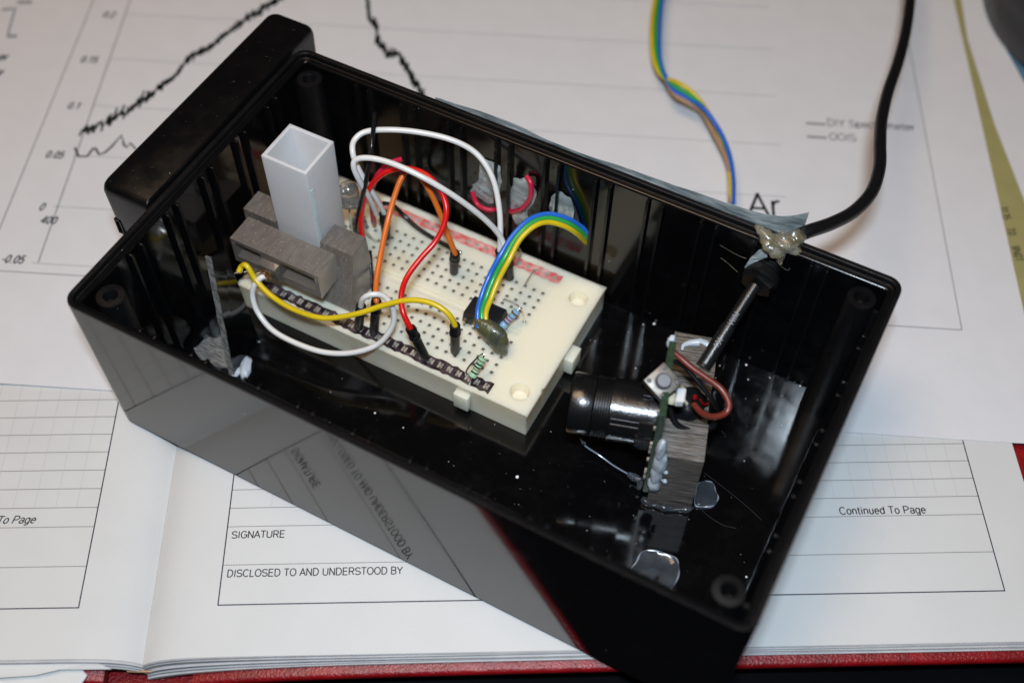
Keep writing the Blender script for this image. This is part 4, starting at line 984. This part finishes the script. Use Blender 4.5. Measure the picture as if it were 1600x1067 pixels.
pad('glue_pad', [(1088, 760), (1096, 754), (1113, 756), (1117, 768), (1122, 780), (1114, 793), (1096, 795), (1084, 790)], .255, .12, 'glueclear', 'bluish clear glue pad at the right foot of the wood block', 5, rim=False)
mb = MB(loc=at(1040, 790, .27)); mb.tube([at(x, y, .32) for x, y in ((1003, 779), (1015, 787), (1032, 791), (1050, 795), (1070, 796), (1083, 793))], lambda t: .07 + .03 * math.sin(t * 17), 10, sub=6); tag(mb.build('glue_bead', 'glueclear', ang=90), 'glossy glue bead along the front foot of the wood block', 'glue')
small_wire([at(x, y, z) for x, y, z in ((907, 686, .8), (915, 697, .6), (935, 710, .45), (960, 728, .40), (985, 742, .5), (1000, 748, .7))], .020, 'glue', 'stringy blue white glue thread below the lens barrel', 'glue_thread', 'glue')
mb = MB(loc=at(1000, 752, .5)); mb.lump(at(993, 746, .55), (.20, .10, .06), 9, .4, 2); mb.lump(at(1000, 758, .45), (.07, .09, .16), 10, .4, 2); mb.lump(at(912, 692, .75), (.06, .05, .05), 11, .4, 2, sub=2); tag(mb.build('glue_string', 'glueclear', ang=90), 'small clear glue tuft at the lower corner of the camera board', 'glue')
small_wire([at(x, y, .262) for x, y in ((1095, 795), (1110, 808), (1130, 820), (1150, 825))], .004, 'fibre', 'hair thin fibre on the floor in front of the wood block', 'fibre', 'fibre', 5)
small_wire([at(x, y, .262) for x, y in ((1100, 738), (1125, 757), (1160, 785), (1190, 812))], .0035, 'fibre', 'long hair thin fibre on the floor right of the wood block', 'fibre', 'fibre', 5)

# wires of the module
small_wire(A([(1047, 546, 4.0), (1063, 559, 3.9), (1082, 575, 3.8), (1105, 591, 3.7), (1127, 608, 3.6), (1139, 630, 3.5), (1134, 645, 3.4), (1115, 651, 3.2), (1097, 645, 3.0), (1084, 632, 2.9)]), .072, 'brown', 'reddish brown wire looping behind the camera switch', 'module_wire', n=12)
small_wire(A([(1048, 562, 3.7), (1066, 570, 3.6), (1083, 588, 3.45), (1098, 606, 3.3), (1112, 624, 3.1), (1122, 640, 2.7)]), .055, 'black', 'thin glossy black wire inside the loop of the brown wire', 'module_wire', n=12)
small_wire(A([(1098, 606, 3.0), (1108, 620, 2.8), (1107, 628, 2.6), (1100, 632, 2.6), (1094, 624, 2.8)]), .022, 'ledred', 'thin red enamel wire loop beside the red bulb', 'module_wire', n=8)
small_wire(A([(1045, 610, 3.3), (1047, 640, 2.9), (1060, 665, 2.6), (1085, 672, 2.5), (1110, 668, 2.5), (1124, 652, 2.4)]), .07, 'cable', 'black lead curling under the camera connector', 'module_wire', n=12)

# ------------------------------------------------------------------ usb cable and gland
cb = thing('usb_cable', at(1340, 340, 0), 'thick black cable leaving the box wall through a round gland', 'cable')
GC = Vector((12.78, 8.45, 3.72)); ce = at(1103, 566, 2.7); gd = (Vector((12.95, 8.9, 3.95)) - ce).normalized()
mb = MB(); mb.tube([GC + gd * .2, GC.lerp(ce, .3), GC.lerp(ce, .62)], .148, 18); mb.tube([GC.lerp(ce, .55), GC.lerp(ce, .8), ce + Vector((0, 0, -.02)), ce + (ce - GC).normalized() * .15], .175, 18); ic = mb.build('inner_length', 'innercable', cb)
vv = (CP - ce).normalized(); dn = (ce - GC).normalized(); sd = dn.cross(vv).normalized(); vv = sd.cross(dn).normalized(); vv = vv if vv.dot(CP - ce) > 0 else -vv
mb = MB()
put_text(mb, '194', .13, ce - dn * .40 - sd * .06 + vv * .178, -dn, -sd if (-dn).cross(-sd).dot(vv) > 0 else sd, sx=.9); mb.build('lettering', 'print_white', ic, smooth=False); mb = MB()
put_text(mb, 'VWM', .13, ce - dn * 1.0 - sd * .06 + vv * .178, -dn, -sd if (-dn).cross(-sd).dot(vv) > 0 else sd, sx=.9)
mb.build('lettering', 'print_white', ic, smooth=False)
mb = MB(); mb.tube([Vector((12.95, 9.2, 4.35)), at(1240, 372, 4.75), at(1262, 362, 4.85), at(1300, 349, 4.6), at(1335, 330, 4.3), at(1362, 300, 4.1), at(1374, 262, 3.9), at(1375, 225, 3.7), at(1377, 190, 3.4), at(1387, 145, 3.1), at(1403, 98, 2.8), at(1415, 50, 2.5), at(1422, 0, 2.2), at(1426, -60, 1.9), at(1426, -160, 1.3)], .158, 18, sub=8); mb.build('outer_length', 'cable', cb)
gn = thing('cable_gland', (12.85, 8.7, 3.8), 'round black cable gland with split nut on the inside of the back wall', 'gland')
gax = Vector((.12, 1, .2)).normalized()
mb = MB(); mb.lathe(Vector((12.80, 8.36, 3.74)), gax, [(0, .17), (.0, .40), (.05, .44), (.14, .44), (.17, .40)], 6); mb.build('nut', 'matte', gn, ang=20)
mb = MB(); mb.lathe(Vector((12.82, 8.50, 3.80)), gax, [(0, .38), (.05, .43), (.22, .40), (.3, .30), (.45, .30)], 28); mb.build('collar', 'plug', gn, ang=30)

mb = MB(loc=at(1215, 385, 4.8))
for (x, y, z, r, s_) in ((1205, 382, 4.72, (.26, .20, .16), 1), (1225, 378, 4.85, (.30, .22, .18), 2), (1243, 372, 4.9, (.22, .20, .2), 3), (1238, 388, 4.75, (.2, .16, .14), 4), (1196, 366, 4.85, (.16, .13, .12), 5), (1212, 395, 4.62, (.17, .14, .14), 6), (1220, 400, 4.5, (.10, .08, .22), 8), (1186, 356, 4.85, (.12, .08, .07), 9)):
    mb.lump(at(x, y, z), r, s_, .30, 1.8)
mb.tube(A([(1186, 358, 4.88), (1196, 368, 4.86), (1210, 380, 4.8), (1228, 380, 4.9), (1246, 370, 4.95)]), .10, 10)
mb.tube(A([(1212, 392, 4.7), (1218, 402, 4.5), (1220, 412, 4.3)]), .05, 8)
go = mb.build('glue_lump', 'glueyellow', ang=90)
rm = go.modifiers.new('fuse', 'REMESH'); rm.mode = 'VOXEL'; rm.voxel_size = .022 * K; rm.use_smooth_shade = True
smo = go.modifiers.new('melt', 'SMOOTH'); smo.iterations = 6; smo.factor = .6
tag(go, 'yellowish lumpy hot glue on the rim where the cable leaves', 'glue')
mb = MB(loc=at(1180, 405, 4.3)); P = A([(1163, 418, 4.0), (1172, 404, 4.25), (1185, 392, 4.45), (1200, 388, 4.5), (1212, 390, 4.5), (1208, 398, 4.4), (1196, 403, 4.3), (1184, 408, 4.15), (1174, 420, 3.95)])
mb.rings([[p + Vector((0, .03, 0)) for p in P], P]); tag(mb.build('tape_scrap', 'tape', smooth=False), 'torn scrap of bluish tape hanging above the cable gland', 'tape')
for pts, lb in (([(1125, 383, 4.3), (1140, 392, 4.1), (1155, 400, 4.0), (1166, 404, 4.0)], 'upper amber glue thread beside the cable gland'), ([(1126, 403, 4.0), (1138, 412, 3.9), (1152, 425, 3.8)], 'lower pale glue thread beside the cable gland'), ([(1207, 400, 4.4), (1218, 414, 4.2), (1230, 422, 4.1), (1236, 418, 4.1)], 'thin glue thread under the yellowish glue lump')):
    small_wire(A(pts), .0045, 'glueyellow', lb, 'glue_thread', 'glue', 6)

# ------------------------------------------------------------------ ribbon outside
ro = thing('ribbon_cable', at(1060, 150, .1), 'twisted four strand ribbon lying on the chart sheet behind the box', 'ribbon cable')
SO = {'yellow': ([(1036, -60), (1023, 0), (1018, 50), (1022, 95), (1036, 121), (1056, 128), (1078, 141), (1096, 160), (1111, 184), (1124, 210), (1135, 240), (1140, 275), (1142, 318)], [.6, .7, .8, .8, .75, 1.05, 1.0, .8, .55, .45, .4, .5, .7]),
      'green': ([(1042, -60), (1029, 0), (1024, 50), (1027, 95), (1039, 122), (1055, 135), (1078, 149), (1097, 166), (1113, 188), (1127, 213), (1138, 243), (1143, 277), (1144, 318)], [.6, .7, .8, .8, .8, .95, .9, .85, .65, .5, .45, .5, .7]),
      'blue': ([(1048, -60), (1035, 0), (1031, 50), (1032, 95), (1042, 124), (1054, 142), (1077, 155), (1100, 170), (1117, 192), (1131, 217), (1141, 246), (1146, 280), (1146, 318)], [.6, .7, .8, .8, .85, .85, .8, .95, .8, .7, .65, .65, .8]),
      'tan': ([(1044, -60), (1032, 0), (1028, 50), (1030, 95), (1041, 126), (1054, 148), (1076, 161), (1095, 173), (1108, 195), (1122, 222), (1135, 249), (1141, 280), (1141, 318)], [.5, .6, .65, .65, .75, .75, .7, .6, .55, .5, .5, .5, .7])}
for c, (pts, zs) in SO.items():
    mb = MB(); mb.tube([at(x, y, z) for (x, y), z in zip(pts, zs)], .062, 10); mb.build('strand', c, ro)

# lint on the floor of the box
mb = MB(loc=(8, 3, .26)); rnd = random.Random(33)
for x, y, r in ((808, 745, .045), (586, 645, .03), (630, 668, .02), (405, 534, .022), (1022, 506, .035), (1005, 507, .02), (1040, 511, .022), (993, 575, .02), (1166, 570, .035), (1169, 593, .02), (1242, 596, .03), (1250, 603, .025), (1203, 590, .02), (981, 744, .018), (1163, 720, .014)):
    mb.lump(at(x, y, .262), (r, r, r * .5), x, .3, 2, sub=1)
for k in range(260):
    x, y = rnd.uniform(.6, 15.2), rnd.uniform(.6, 8.6); r = .0035 + .008 * rnd.random() ** 3
    if BX0 < x < BX1 and BY0 < y < BY1: continue
    mb.lump((x, y, .255), (r, r, r), k, .3, 2, sub=1)
for k in range(40):
    x, y = rnd.uniform(-1.2, -.1), rnd.uniform(3.2, 9.6); mb.lump((x, y, 4.862), (.0035, .0035, .0025), k, .2, 2, sub=1)
tag(mb.build('dust', 'lint'), None, None, kind='stuff')
